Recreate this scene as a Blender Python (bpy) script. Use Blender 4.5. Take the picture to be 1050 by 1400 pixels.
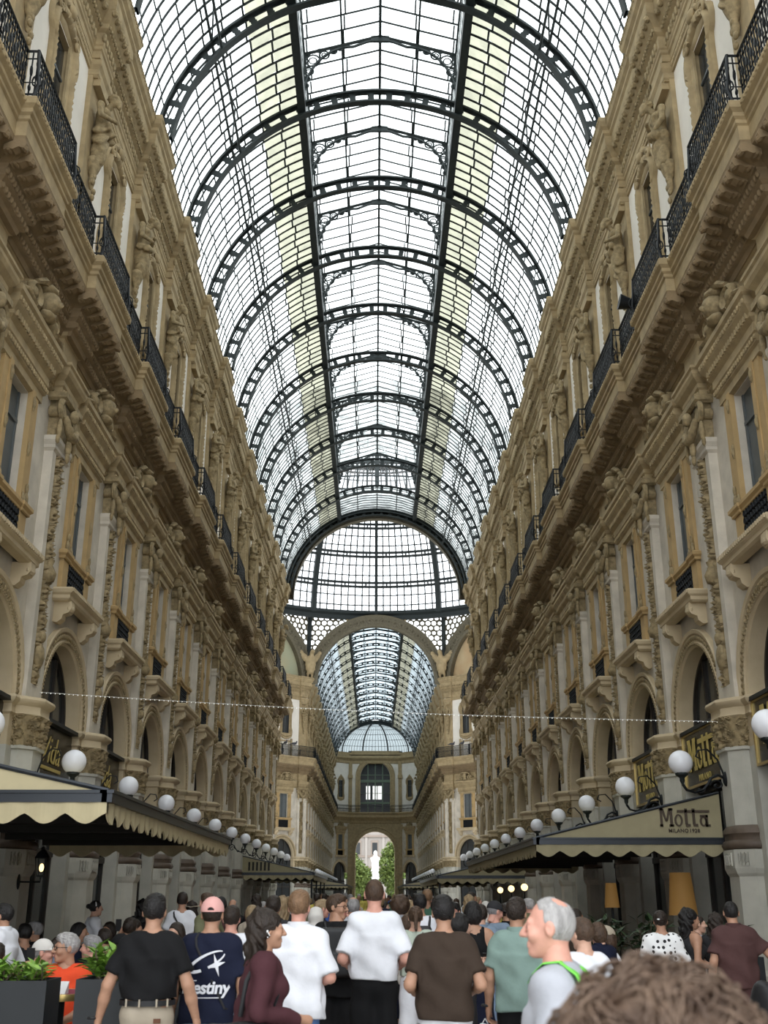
import bpy, math, random
import numpy as np
from mathutils import Vector, Matrix
random.seed(7); RNG = np.random.RandomState(11)
for o in list(bpy.data.objects): bpy.data.objects.remove(o)
scn = bpy.context.scene
COL = scn.collection
PI = math.pi

# ------------------------------------------------------------------ camera, sky, exposure
CAM_LOC = (-0.13, 0.0, 1.70)
PITCH, YAW = math.radians(19.813), math.radians(0.498)
cam_d = bpy.data.cameras.new('camera'); cam = bpy.data.objects.new('camera', cam_d); COL.objects.link(cam)
cam.location = CAM_LOC; cam.rotation_euler = (PI/2 + PITCH, 0, -YAW)
cam_d.sensor_fit = 'VERTICAL'; cam_d.sensor_height = 36.0; cam_d.lens = 1460*36/1400
cam_d.clip_end = 2000
cam_d.dof.use_dof = True; cam_d.dof.focus_distance = 22.0; cam_d.dof.aperture_fstop = 3.4
scn.camera = cam
world = bpy.data.worlds.new('overcast_sky'); scn.world = world; world.use_nodes = True
bgn = world.node_tree.nodes['Background']; bgn.inputs[0].default_value = (0.93, 0.97, 1.0, 1); bgn.inputs[1].default_value = 3.2
scn.view_settings.view_transform = 'Standard'; scn.view_settings.look = 'None'
scn.view_settings.exposure = 0.0; scn.view_settings.gamma = 1.0; scn.view_settings.use_curve_mapping = False
scn.cycles.use_denoising = True
scn.cycles.max_bounces = 7; scn.cycles.diffuse_bounces = 4; scn.cycles.transparent_max_bounces = 12
scn.cycles.sample_clamp_indirect = 6.0

# ------------------------------------------------------------------ materials
MATS = {}
def mat(name, col, rough=0.7, metal=0.0, var=0.0, scale=3.0, bump=0.0, bscale=20.0, spec=0.4, emit=None, estr=0.0, col2=None, stretch=None, obj=False):
    if name in MATS: return MATS[name]
    m = bpy.data.materials.new(name); m.use_nodes = True; nt = m.node_tree; N = nt.nodes; L = nt.links
    b = N['Principled BSDF']; b.inputs['Base Color'].default_value = (*col, 1); b.inputs['Roughness'].default_value = rough
    b.inputs['Metallic'].default_value = metal; b.inputs['Specular IOR Level'].default_value = spec
    if emit: b.inputs['Emission Color'].default_value = (*emit, 1); b.inputs['Emission Strength'].default_value = estr
    if var or bump:
        if obj:
            tc = N.new('ShaderNodeTexCoord'); src = tc.outputs['Object']
        else:
            g = N.new('ShaderNodeNewGeometry'); src = g.outputs['Position']
        if stretch:
            mp = N.new('ShaderNodeMapping'); mp.inputs['Scale'].default_value = stretch; L.new(src, mp.inputs['Vector']); src = mp.outputs[0]
    if var:
        n = N.new('ShaderNodeTexNoise'); n.inputs['Scale'].default_value = scale; n.inputs['Detail'].default_value = 5; L.new(src, n.inputs['Vector'])
        r = N.new('ShaderNodeMapRange'); r.inputs[1].default_value = .3; r.inputs[2].default_value = .7; L.new(n.outputs['Fac'], r.inputs[0])
        mx = N.new('ShaderNodeMix'); mx.data_type = 'RGBA'; L.new(r.outputs[0], mx.inputs['Factor'])
        c2 = col2 if col2 else tuple(c*(1-var) for c in col)
        mx.inputs[6].default_value = (*col, 1); mx.inputs[7].default_value = (*c2, 1); L.new(mx.outputs[2], b.inputs['Base Color'])
    if bump:
        n2 = N.new('ShaderNodeTexNoise'); n2.inputs['Scale'].default_value = bscale; n2.inputs['Detail'].default_value = 4; L.new(src, n2.inputs['Vector'])
        bp = N.new('ShaderNodeBump'); bp.inputs['Strength'].default_value = bump; bp.inputs['Distance'].default_value = .02
        L.new(n2.outputs['Fac'], bp.inputs['Height']); L.new(bp.outputs[0], b.inputs['Normal'])
    MATS[name] = m; return m
def glass(name, tint, haze, hazecol, rough=.5):
    m = bpy.data.materials.new(name); m.use_nodes = True; nt = m.node_tree; N = nt.nodes; L = nt.links; N.clear()
    o = N.new('ShaderNodeOutputMaterial'); t = N.new('ShaderNodeBsdfTransparent'); t.inputs[0].default_value = (*tint, 1)
    d = N.new('ShaderNodeBsdfTranslucent'); d.inputs[0].default_value = (*hazecol, 1)
    x = N.new('ShaderNodeMixShader'); g = N.new('ShaderNodeNewGeometry'); n = N.new('ShaderNodeTexNoise'); n.inputs['Scale'].default_value = 1.3
    n.inputs['Detail'].default_value = 4; L.new(g.outputs['Position'], n.inputs['Vector'])
    r = N.new('ShaderNodeMapRange'); r.inputs[1].default_value = .35; r.inputs[2].default_value = .65; r.inputs[3].default_value = haze*.6; r.inputs[4].default_value = haze*1.4
    L.new(n.outputs['Fac'], r.inputs[0]); L.new(r.outputs[0], x.inputs[0]); L.new(t.outputs[0], x.inputs[1]); L.new(d.outputs[0], x.inputs[2]); L.new(x.outputs[0], o.inputs[0])
    MATS[name] = m; return m

mat('cream', (.56,.46,.305), .8, var=.16, scale=1.6, bump=.15, col2=(.45,.36,.23))
mat('pale', (.62,.565,.475), .8, var=.28, scale=2.0, bump=.15)
mat('ochre', (.47,.325,.15), .8, var=.2, scale=2.5, bump=.15)
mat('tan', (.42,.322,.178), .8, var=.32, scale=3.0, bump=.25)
mat('carved', (.37,.285,.155), .85, var=.5, scale=9.0, bump=.5, bscale=30)
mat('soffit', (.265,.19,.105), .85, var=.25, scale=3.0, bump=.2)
mat('grey_stone', (.52,.505,.44), .7, var=.22, scale=2.2, bump=.1)
mat('brown_stone', (.13,.095,.07), .55, var=.3, scale=4.0)
mat('iron', (.020,.027,.027), .55, .3, var=.3, scale=8)
mat('iron_rail', (.012,.014,.016), .5, .4)
mat('dark_glass', (.038,.042,.045), .12, spec=.5)
mat('shutter', (.11,.125,.13), .5, var=.25, scale=2.5)
mat('dark_wood', (.025,.02,.016), .5)
mat('black_panel', (.018,.016,.014), .25)
mat('brass', (.62,.46,.18), .3, .9)
mat('gold_paint', (.60,.47,.15), .45, .3)
mat('globe_glass', (.86,.87,.92), .25, spec=.5)
mat('awning_cream', (.58,.50,.31), .85, var=.12, scale=4)
mat('awning_khaki', (.34,.30,.185), .85, var=.12, scale=4)
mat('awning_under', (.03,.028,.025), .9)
mat('gutter', (.045,.05,.058), .35, .5)
mat('awning_print', (.075,.055,.04), .8)
mat('warm_lamp', (.9,.75,.4), .5, emit=(1,.72,.3), estr=2.5)
glass('roof_glass', (.86,.89,.885), .45, (.84,.88,.86))
glass('beige_glass', (.22,.22,.175), .40, (.50,.49,.37))  # darker beige-green tint for the pane rows beside the lantern
glass('blue_glass', (.50,.57,.60), .45, (.55,.63,.66))
glass('apse_glass', (.20,.23,.24), .40, (.30,.34,.35))
glass('octagon_glass', (.93,.95,.96), .30, (.9,.9,.9))

# ------------------------------------------------------------------ mesh helpers
class MB:
    def __init__(s): s.v = []; s.f = []; s.m = []; s.n = 0
    def add(s, verts, faces, mi=0):
        b = s.n; s.v.extend([tuple(map(float, p)) for p in verts]); s.n += len(verts)
        s.f.extend([tuple(b+i for i in f) for f in faces]); s.m.extend([mi]*len(faces)); return s
    def box(s, x0, x1, y0, y1, z0, z1, mi=0):
        return s.add([(x0,y0,z0),(x1,y0,z0),(x1,y1,z0),(x0,y1,z0),(x0,y0,z1),(x1,y0,z1),(x1,y1,z1),(x0,y1,z1)],
                     [(0,3,2,1),(4,5,6,7),(0,1,5,4),(1,2,6,5),(2,3,7,6),(3,0,4,7)], mi)
    def grid(s, P, mi=0, cu=False, cv=False, flip=False):
        P = np.asarray(P, float); nu, nv = P.shape[:2]; F = []
        for i in range(nu if cu else nu-1):
            for j in range(nv if cv else nv-1):
                a, b, c, d = i*nv+j, ((i+1) % nu)*nv+j, ((i+1) % nu)*nv+(j+1) % nv, i*nv+(j+1) % nv
                F.append((a,d,c,b) if flip else (a,b,c,d))
        return s.add(P.reshape(-1, 3), F, mi)
    def tube(s, pts, r, k=6, mi=0, cap=True, ry=None):
        pts = [Vector(p) for p in pts]; n = len(pts); rr = r if hasattr(r, '__len__') else [r]*n
        rings = []; up = Vector((0,0,1)); prev = None
        for i, p in enumerate(pts):
            d = (pts[min(i+1,n-1)]-pts[max(i-1,0)])
            d = d.normalized() if d.length > 1e-9 else Vector((0,0,1))
            if prev is None:
                a = up if abs(d.z) < .9 else Vector((1,0,0)); x = d.cross(a).normalized()
            else:
                x = (prev - d*prev.dot(d)); x = x.normalized() if x.length > 1e-6 else d.orthogonal().normalized()
            prev = x; y = d.cross(x)
            rings.append([p + x*(math.cos(2*PI*j/k)*rr[i]) + y*(math.sin(2*PI*j/k)*(ry or rr[i])) for j in range(k)])
        s.grid([[tuple(q) for q in R] for R in rings], mi, cv=True)
        if cap:
            b = s.n - n*k; s.f.append(tuple(b+j for j in range(k))[::1]); s.m.append(mi)
            s.f.append(tuple(b+(n-1)*k+j for j in range(k))[::-1]); s.m.append(mi)
        return s
    def lathe(s, prof, k=16, c=(0,0), mi=0, a0=0, a1=2*PI, sx=1, sy=1):
        full = abs(a1-a0-2*PI) < 1e-6; na = k if full else k+1
        P = [[(c[0]+sx*r*math.cos(a0+(a1-a0)*i/k), c[1]+sy*r*math.sin(a0+(a1-a0)*i/k), z) for r, z in prof] for i in range(na)]
        return s.grid(P, mi, cu=full)
    def ell(s, c, r, k=10, l=7, mi=0):
        P = [[(c[0]+r[0]*math.cos(2*PI*i/k)*math.sin(PI*j/l), c[1]+r[1]*math.sin(2*PI*i/k)*math.sin(PI*j/l), c[2]-r[2]*math.cos(PI*j/l)) for j in range(l+1)] for i in range(k)]
        return s.grid(P, mi, cu=True)
    def sweep(s, prof, path, mi=0):
        # prof: (n, z); path: (n, t) polyline along t, mitred
        cols = []
        m = len(path)
        for i, (n0, t0) in enumerate(path):
            ns = []
            for a, b in ((i-1, i), (i, i+1)):
                if a < 0 or b >= m: continue
                dn, dt = path[b][0]-path[a][0], path[b][1]-path[a][1]; l = math.hypot(dn, dt); ns.append((dt/l, -dn/l))
            if len(ns) == 1: o = ns[0]
            else:
                bx, by = ns[0][0]+ns[1][0], ns[0][1]+ns[1][1]; q = bx*ns[0][0]+by*ns[0][1]; o = (bx/q, by/q)
            cols.append([(n0+o[0]*p, t0+o[1]*p, z) for p, z in prof])
        return s.grid(cols, mi, flip=False)
    def xf(s, M, start=0):
        for i in range(start, s.n): s.v[i] = tuple(M @ Vector(s.v[i]))
        return s
    def mesh(s, name, mats, smooth=None):
        me = bpy.data.meshes.new(name); me.from_pydata(s.v, [], s.f)
        for k in ([mats] if isinstance(mats, str) else mats): me.materials.append(MATS[k])
        if any(s.m): me.polygons.foreach_set('material_index', s.m)
        if smooth is not None:
            me.shade_smooth()
            if smooth < 179: me.set_sharp_from_angle(angle=math.radians(smooth))
        me.update(); return me
def inst(me, name, parent=None, loc=(0,0,0), rz=0.0, rot=None, sc=None):
    o = bpy.data.objects.new(name, me); COL.objects.link(o); o.location = loc
    o.rotation_euler = rot if rot else (0,0,rz)
    if sc: o.scale = sc
    if parent: o.parent = parent
    return o
def empty(name, loc=(0,0,0), rz=0.0, parent=None):
    o = bpy.data.objects.new(name, None); COL.objects.link(o); o.location = loc; o.rotation_euler = (0,0,rz); o.empty_display_size = .2
    if parent: o.parent = parent
    return o
def tag(o, label=None, cat=None, group=None, kind=None):
    if label: o['label'] = label
    if cat: o['category'] = cat
    if group: o['group'] = group
    if kind: o['kind'] = kind
    return o
def copy_tree(o, parent=None):
    c = o.copy(); COL.objects.link(c)
    if parent: c.parent = parent
    for ch in list(o.children): copy_tree(ch, c)
    return c
def arc(r, a0, a1, k): return [(r*math.cos(a0+(a1-a0)*i/k), r*math.sin(a0+(a1-a0)*i/k)) for i in range(k+1)]
def spiral(cx, cz, r, turns, a0, sgn, n=28):
    return [(cx+sgn*r*(1-i/n*.9)*math.cos(a0+2*PI*turns*i/n), cz+r*(1-i/n*.9)*math.sin(a0+2*PI*turns*i/n)) for i in range(n+1)]

# ---- surface nets: a continuous mesh from a distance function
def surface_nets(fn, lo, hi, res):
    lo = np.array(lo, float); hi = np.array(hi, float); n = np.maximum(np.ceil((hi-lo)/res).astype(int)+1, 3)
    ax = [lo[i]+res*np.arange(n[i]) for i in range(3)]
    G = np.stack(np.meshgrid(*ax, indexing='ij'), -1).reshape(-1, 3).astype(np.float32)
    D = fn(G).reshape(n).astype(np.float32)
    ins = D < 0
    c = np.zeros(n-1, np.int32)
    for dx in (0,1):
        for dy in (0,1):
            for dz in (0,1): c += ins[dx:n[0]-1+dx, dy:n[1]-1+dy, dz:n[2]-1+dz]
    act = (c > 0) & (c < 8); idx = -np.ones(n-1, np.int64); cells = np.argwhere(act); idx[act] = np.arange(len(cells))
    if len(cells) == 0: return np.zeros((0,3)), []
    acc = np.zeros((len(cells),3)); cnt = np.zeros(len(cells))
    corners = [(0,0,0),(1,0,0),(0,1,0),(1,1,0),(0,0,1),(1,0,1),(0,1,1),(1,1,1)]
    for a in range(8):
        for b in range(a+1, 8):
            da = np.array(corners[b])-np.array(corners[a])
            if np.abs(da).sum() != 1: continue
            pa, pb = cells+corners[a], cells+corners[b]
            va = D[pa[:,0],pa[:,1],pa[:,2]]; vb = D[pb[:,0],pb[:,1],pb[:,2]]
            x = (va < 0) != (vb < 0)
            t = np.where(x, va/np.where(np.abs(va-vb) < 1e-9, 1, va-vb), 0)
            acc += np.where(x[:,None], pa+t[:,None]*da, 0); cnt += x
    V = lo+res*(acc/np.maximum(cnt,1)[:,None])
    F = []
    for k in range(3):
        u, w = (k+1) % 3, (k+2) % 3
        sl0 = [slice(None)]*3; sl1 = [slice(None)]*3; sl0[k] = slice(0, n[k]-1); sl1[k] = slice(1, n[k])
        A = ins[tuple(sl0)]; B = ins[tuple(sl1)]; E = np.argwhere(A != B)
        E = E[(E[:,u] > 0) & (E[:,w] > 0) & (E[:,u] < n[u]-1) & (E[:,w] < n[w]-1)]
        if len(E) == 0: continue
        s = A[E[:,0],E[:,1],E[:,2]]
        du = np.zeros(3, int); du[u] = 1; dw = np.zeros(3, int); dw[w] = 1
        q = [E-du-dw, E-dw, E, E-du]
        Q = np.stack([idx[p[:,0],p[:,1],p[:,2]] for p in q], 1)
        Q[~s] = Q[~s][:, ::-1]
        F.append(Q[(Q >= 0).all(1)])
    return V, np.concatenate(F).tolist() if F else []
def smin(a, b, k): 
    h = np.clip(.5+.5*(b-a)/k, 0, 1); return b*(1-h)+a*h-k*h*(1-h)
def cone(P, a, b, r1, r2):
    a = np.array(a, np.float32); b = np.array(b, np.float32); d = b-a; t = np.clip((P-a)@d/max(d@d, 1e-9), 0, 1)
    return np.linalg.norm(P-a-t[:,None]*d, axis=1)-(r1+(r2-r1)*t)
def ellip(P, c, r, R=None):
    q = P-np.array(c, np.float32)
    if R is not None: q = q@np.array(R, np.float32)
    q = q/np.array(r, np.float32); l = np.linalg.norm(q, axis=1); return (l-1)*min(r)*np.where(l > 1, 1, 1).astype(np.float32)
# ------------------------------------------------------------------ FACADE: shared part meshes (local x = into the arcade, y = along the wall, z = up)
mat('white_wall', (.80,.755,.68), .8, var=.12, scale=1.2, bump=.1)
B = 5.0
def scroll(u, v):
    f = v - np.floor(v); k = np.floor(v)
    vine = np.exp(-((u-.42*np.sin(2*PI*v))/.15)**2)
    h = .7*vine
    for fc, uc in ((.25,-.18),(.75,.18)):
        r = np.hypot(u-uc, (f-fc)*2.1); h = np.maximum(h, np.exp(-(((r % .24)-.12)/.07)**2)*(r < .62))
    h = np.maximum(h, .8*np.exp(-(np.hypot(u, (f-.5)*2.0)/.16)**2))
    h *= .75+.35*np.sin(23*u+5*k)*np.sin(31*v)
    return h*np.clip((1-np.abs(u))*5, 0, 1)
def resample(path, n):
    P = np.array(path, float); d = np.r_[0, np.cumsum(np.hypot(*np.diff(P, axis=0).T))]; s = np.linspace(0, d[-1], n)
    Q = np.stack([np.interp(s, d, P[:,0]), np.interp(s, d, P[:,1])], 1)
    T = np.gradient(Q, axis=0); T /= np.maximum(np.linalg.norm(T, axis=1), 1e-9)[:,None]
    return Q, np.stack([T[:,1], -T[:,0]], 1), s/d[-1]
def relief_sweep(mb, path, z0, z1, nu, nv, amp, flare=lambda w: 0, ru=4, rv=1.5, mi=0):
    Q, Nn, s = resample(path, nu); P = np.zeros((nu, nv, 3))
    for j in range(nv):
        w = j/(nv-1); u = ((s*ru) % 1)*2-1
        h = amp*scroll(u, np.full(nu, w*rv+.1))*(0 < j < nv-1)+flare(w)
        P[:,j,0] = Q[:,0]+Nn[:,0]*h; P[:,j,1] = Q[:,1]+Nn[:,1]*h; P[:,j,2] = z0+(z1-z0)*w
    mb.grid(P, mi)
def relief_flat(mb, x, t0, t1, z0, z1, nu, nv, amp, rv, mi=0):
    t = np.linspace(t0, t1, nu); z = np.linspace(z0, z1, nv); T, Z = np.meshgrid(t, z, indexing='ij')
    U = (T-(t0+t1)/2)/((t1-t0)/2); h = scroll(U, (Z-z0)/(z1-z0)*rv)
    mb.grid(np.stack([x+amp*h, T, Z], -1), mi)
def octo(d=.40, w=.52, c=.16, e=.28): return [(-.1,-w),(c,-w),(d,-e),(d,e),(c,w),(-.1,w)]
def brk(w, b, L=2.5): return [(0,-L),(0,-w),(b,-w),(b,w),(0,w),(0,L)]
FM = {}
# ---- pier with octagonal half column
m = MB(); m.box(-.9,.05,-.85,.85,0,4.46); FM['pier'] = m.mesh('pier','grey_stone')
m = MB(); m.box(-.9,.045,-.85,.85,4.46,5.06); FM['pier_top'] = m.mesh('pier_top','cream')
m = MB(); m.sweep([(.10,0),(.10,.34),(.04,.42),(.03,2.06),(.07,2.12),(.10,2.21),(.10,2.55),(-.1,2.57)], octo()); FM['pedestal'] = m.mesh('pedestal','grey_stone')
m = MB()
for (a, b) in (((.40,-.24),(.40,.24)), ((.20,-.49),(.37,-.30)), ((.37,.30),(.20,.49))):
    a = np.array(a); b = np.array(b); d = (b-a); L = np.hypot(*d); d /= L; n = np.array([d[1], -d[0]])
    for k in range(3):
        for q0, q1, z0, z1 in ((.05+.3*k,.30+.3*k,2.26,2.29),(.05+.3*k,.30+.3*k,2.47,2.50),(.05+.3*k,.08+.3*k,2.26,2.50),(.27+.3*k,.30+.3*k,2.26,2.50),(.13+.3*k,.22+.3*k,2.33,2.43)):
            P0 = a+d*L*q0+n*.09; P1 = a+d*L*q1+n*.09; o = n*.035
            m.add([(*P0,z0),(*P1,z0),(*(P1+o),z0),(*(P0+o),z0),(*P0,z1),(*P1,z1),(*(P1+o),z1),(*(P0+o),z1)],[(0,3,2,1),(4,5,6,7),(0,1,5,4),(1,2,6,5),(2,3,7,6),(3,0,4,7)])
FM['carved_band'] = m.mesh('carved_band','grey_stone')
m = MB(); m.sweep([(.02,2.55),(.09,2.57),(.12,2.63),(.09,2.70),(.05,2.73),(.05,2.81),(.08,2.85),(.06,2.93),(0,3.0)], octo()); FM['column_base'] = m.mesh('column_base','brown_stone',50)
m = MB(); m.sweep([(0,2.95),(0,4.4),(.05,4.42),(.05,4.48),(0,4.5)], octo()); FM['column_shaft'] = m.mesh('column_shaft','grey_stone')
m = MB(); relief_sweep(m, octo(.40,.52,.16,.28), 4.46, 5.08, 90, 26, .11, lambda w: .02+.06*w*w, 5, 1.6); FM['column_capital'] = m.mesh('column_capital','carved',60)
ipath = [(-.55,-.86),(.05,-.86),(.05,-.62),(.20,-.58),(.44,-.30),(.44,.30),(.20,.58),(.05,.62),(.05,.86),(-.55,.86)]
m = MB(); m.sweep([(0,5.04),(.05,5.08),(.03,5.13),(.03,5.24),(.11,5.30),(.13,5.36),(.11,5.41),(0,5.44),(-.3,5.46)], ipath); FM['impost'] = m.mesh('impost','cream',35)
# ---- pilaster of the main storey
m = MB(); m.box(0,.14,-.50,.50,5.44,11.0); m.box(.14,.20,-.50,-.27,5.44,10.95); m.box(.14,.20,.27,.50,5.44,10.95); m.box(.14,.20,-.27,.27,10.75,10.95); m.box(.14,.20,-.27,.27,5.44,5.75)
FM['pilaster'] = m.mesh('pilaster','pale')
m = MB(); relief_flat(m, .142, -.25, .25, 5.75, 10.75, 17, 210, .16, 6.5)
m.ell((.22,0,6.35),(.10,.20,.28)); m.ell((.24,0,6.75),(.09,.11,.13)); m.lathe([(0,7.9),(.16,7.95),(.2,8.1),(.1,8.3),(.14,8.4),(0,8.42)],10,(.2,0))
FM['carved_relief'] = m.mesh('carved_relief','carved',60)
m = MB(); m.sweep([(0,10.72),(.05,10.78),(.05,10.85),(.10,10.95),(.10,11.05),(0,11.05)], [(0,-.50),(.20,-.50),(.20,.50),(0,.50)])
FM['pilaster_necking'] = m.mesh('pilaster_necking','pale')
m = MB(); m.box(0,.24,-.44,.44,11.05,11.95)
m.sweep([(0,11.88),(.07,11.93),(.07,12.06),(0,12.06)], [(0,-.58),(.34,-.58),(.34,.58),(0,.58)])
for s in (-1,1):
    for q in range(3):
        sp = spiral(s*.46, 11.66, .24, 1.6, PI/2, -s); m.tube([(.30+.05*q*0, a, b) for a, b in sp[:22]], [.075*(1-i/30) for i in range(22)], 6)
        break
    m.lathe([(0,0),(.13,0),(.13,.32),(0,.32)],12)
    m.xf(Matrix.Translation((.02, s*.46, 11.66)) @ Matrix.Rotation(PI/2,4,'Y'), m.n-48)
gl = [(.36+.06*math.sin(PI*i/12), -.44+.88*i/12, 11.55-.34*math.sin(PI*i/12)) for i in range(13)]
m.tube(gl, [.06+.045*math.sin(PI*i/12)+.018*(i % 2) for i in range(13)], 8)
m.ell((.42,0,11.72),(.11,.13,.16)); m.ell((.36,0,11.0),(.07,.10,.22)); m.ell((.36,0,10.75),(.05,.07,.14))
for s in (-1,1): m.ell((.30,s*.56,11.22),(.06,.08,.24)); m.ell((.28,s*.56,10.98),(.05,.06,.12))
FM['pilaster_capital'] = m.mesh('pilaster_capital','carved',50)
# ---- horizontal mouldings, one bay long, breaking forward over the pilaster
m = MB(); m.sweep([(0,12.04),(.06,12.08),(.06,12.2),(.10,12.24),(.10,12.34),(.14,12.38),(.20,12.44),(.24,12.52),(.24,12.60),(.28,12.64),(.28,12.70),(0,12.76)], brk(.50,.20))
for i in range(26): m.box(.10,.14,-2.45+i*.192,-2.36+i*.192,12.36,12.43) if abs(-2.4+i*.192) > .75 else None
for i in range(38):
    t = -2.44+.132*i; m.ell((.075+(.2 if abs(t) < .57 else 0),t,12.14),(.03,.045,.045),6,4)
FM['entablature'] = m.mesh('entablature','tan')
m = MB(); m.sweep([(0,12.74),(.04,12.78),(.04,13.42),(.10,13.46),(.12,13.54)], brk(.50,.14)); FM['frieze'] = m.mesh('frieze','tan')
m = MB(); m.box(-.01,.03,-2.5,2.5,12.7,13.5); FM['frieze_panel'] = m.mesh('frieze_panel','pale')
m = MB(); m.sweep([(.0,13.44),(.12,13.46),(.16,13.56),(.24,13.60),(.24,13.76),(.32,13.82),(.34,13.96),(.38,14.02),(.74,14.20),(.76,14.32)], brk(.46,.2)); 
for z, x, r, dd in ((13.68,.25,.055,.15),(13.9,.34,.05,.13)):
    for i in range(int(5/dd)):
        t = -2.46+i*dd; bo = .2 if abs(t) < .46+x else 0
        m.ell((x+bo,t,z),(.045,r,.075),6,4)
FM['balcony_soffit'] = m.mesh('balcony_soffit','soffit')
m = MB(); m.sweep([(.70,14.28),(.76,14.30),(.76,14.60),(.80,14.63),(.80,14.70),(.85,14.74),(.85,14.82),(.92,14.88),(.93,15.0),(.88,15.06),(-.1,15.10)], brk(.46,.2))
for i in range(38):
    t = -2.44+i*.13; bo = .2 if abs(t) < 1.33 else 0
    m.ell((.93+bo,t,14.94),(.025,.05,.05),6,4)
FM['balcony_slab'] = m.mesh('balcony_slab','tan')
m = MB()   # one acanthus modillion under the slab
pr = [(.40,13.98),(.46,14.02),(.56,14.00),(.66,14.05),(.76,14.02),(.80,14.12),(.76,14.22),(.66,14.24),(.40,14.10)]
for s in (-1,1):
    m.add([(a,s*.085,b) for a,b in pr],[tuple(range(9))[::s]])
b0 = m.n-18
for i in range(9): m.f.append((b0+i,b0+9+i,b0+9+(i+1)%9,b0+(i+1)%9)); m.m.append(0)
m.ell((.74,0,14.07),(.07,.10,.07),6,4); m.ell((.48,0,14.03),(.06,.11,.05),6,4)
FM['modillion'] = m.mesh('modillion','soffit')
# ---- bay of the ground and main storey: wall with arch and window openings
def arch_wall(m, r, zs, L, ztop, zbot, dep, mi=0, mr=0, k=20):
    A = arc(r, PI, 0, k)
    for (a, b) in zip(A[:-1], A[1:]): m.add([(0,a[0],zs+a[1]),(0,b[0],zs+b[1]),(0,b[0],ztop),(0,a[0],ztop)], [(0,1,2,3)], mi)
    for s in (-1,1): m.add([(0,s*r,zbot),(0,s*L,zbot),(0,s*L,ztop),(0,s*r,ztop)], [(0,1,2,3)], mi)
    R = [(-r,zbot)]+[(a[0],zs+a[1]) for a in A]+[(r,zbot)]
    m.grid([[(0,t,z),(-dep,t,z)] for t,z in R], mr)
def hole_wall(m, hw, z0, z1, L, zb, zt, dep, mi=0, mr=0):
    for (t0,t1,a,b) in ((-L,-hw,zb,zt),(hw,L,zb,zt),(-hw,hw,zb,z0),(-hw,hw,z1,zt)): m.add([(0,t0,a),(0,t1,a),(0,t1,b),(0,t0,b)],[(0,1,2,3)],mi)
    m.grid([[(0,-hw,z0),(-dep,-hw,z0)],[(0,hw,z0),(-dep,hw,z0)],[(0,hw,z1),(-dep,hw,z1)],[(0,-hw,z1),(-dep,-hw,z1)]], mr, cu=True)
m = MB(); arch_wall(m, 1.65, 5.44, 2.5, 8.0, 5.40, .42, 0, 1); hole_wall(m, .62, 9.1, 11.4, 2.5, 8.0, 13.6, .22)
FM['wall_panel'] = m.mesh('wall_panel',['pale','cream'],30)
m = MB()
prof = [(1.64,-.12),(1.64,.03),(1.70,.06),(1.70,.10),(1.75,.10),(1.77,.06),(1.94,.06),(1.96,.11),(2.04,.13),(2.06,.10),(2.06,0)]
m.grid([[(n, q*math.cos(PI-PI*i/32), 5.44+q*math.sin(PI-PI*i/32)) for q, n in prof] for i in range(33)])
FM['archivolt'] = m.mesh('archivolt','cream',30)
m = MB()
for i in range(44):
    a = PI*(i+.5)/44; m.ell((.07,1.855*math.cos(a),5.44+1.855*math.sin(a)),(.05,.06,.06),6,4)
for i in range(60):
    a = PI*(i+.5)/60; q = (1.725*math.cos(a), 5.44+1.725*math.sin(a)); m.box(.09,.125,q[0]-.022,q[0]+.022,q[1]-.022,q[1]+.022)
FM['arch_beads'] = m.mesh('arch_beads','carved',60)
# shop front in the arch
m = MB(); pts = [(-1.65,0)]+[(a[0],5.44+a[1]) for a in arc(1.65,PI,0,20)]+[(1.65,0)]
m.add([(-.36,t,z) for t,z in pts],[tuple(range(len(pts)))]); FM['shop_glass'] = m.mesh('shop_glass','dark_glass')
m = MB()
for t in (-1.6,-.55,.55,1.6): m.box(-.36,-.30,t-.05,t+.05,0,4.1 if abs(t) > 1 else 6.9)
m.box(-.36,-.27,-1.65,1.65,2.55,2.7); m.box(-.36,-.26,-1.65,1.65,3.95,4.15); m.box(-.36,-.28,-1.65,1.65,0,.35)
m.grid([[(n,q*math.cos(PI-PI*i/20),5.44+q*math.sin(PI-PI*i/20)) for q,n in ((1.65,-.29),(1.57,-.29),(1.57,-.36))] for i in range(21)])
FM['shop_frame'] = m.mesh('shop_frame','dark_wood')
m = MB(); m.box(-.30,-.20,-1.64,1.64,4.05,5.30); FM['sign_board'] = m.mesh('sign_board','black_panel')
m = MB()
for a,b,c,d in ((-1.64,-1.58,4.05,5.30),(1.58,1.64,4.05,5.30),(-1.64,1.64,4.05,4.10),(-1.64,1.64,5.25,5.30)): m.box(-.22,-.165,a,b,c,d)
FM['sign_frame'] = m.mesh('sign_frame','brass')
m = MB(); m.box(-.35,-.12,-1.64,1.64,5.28,5.36); FM['sign_canopy'] = m.mesh('sign_canopy','iron_rail')
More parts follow.
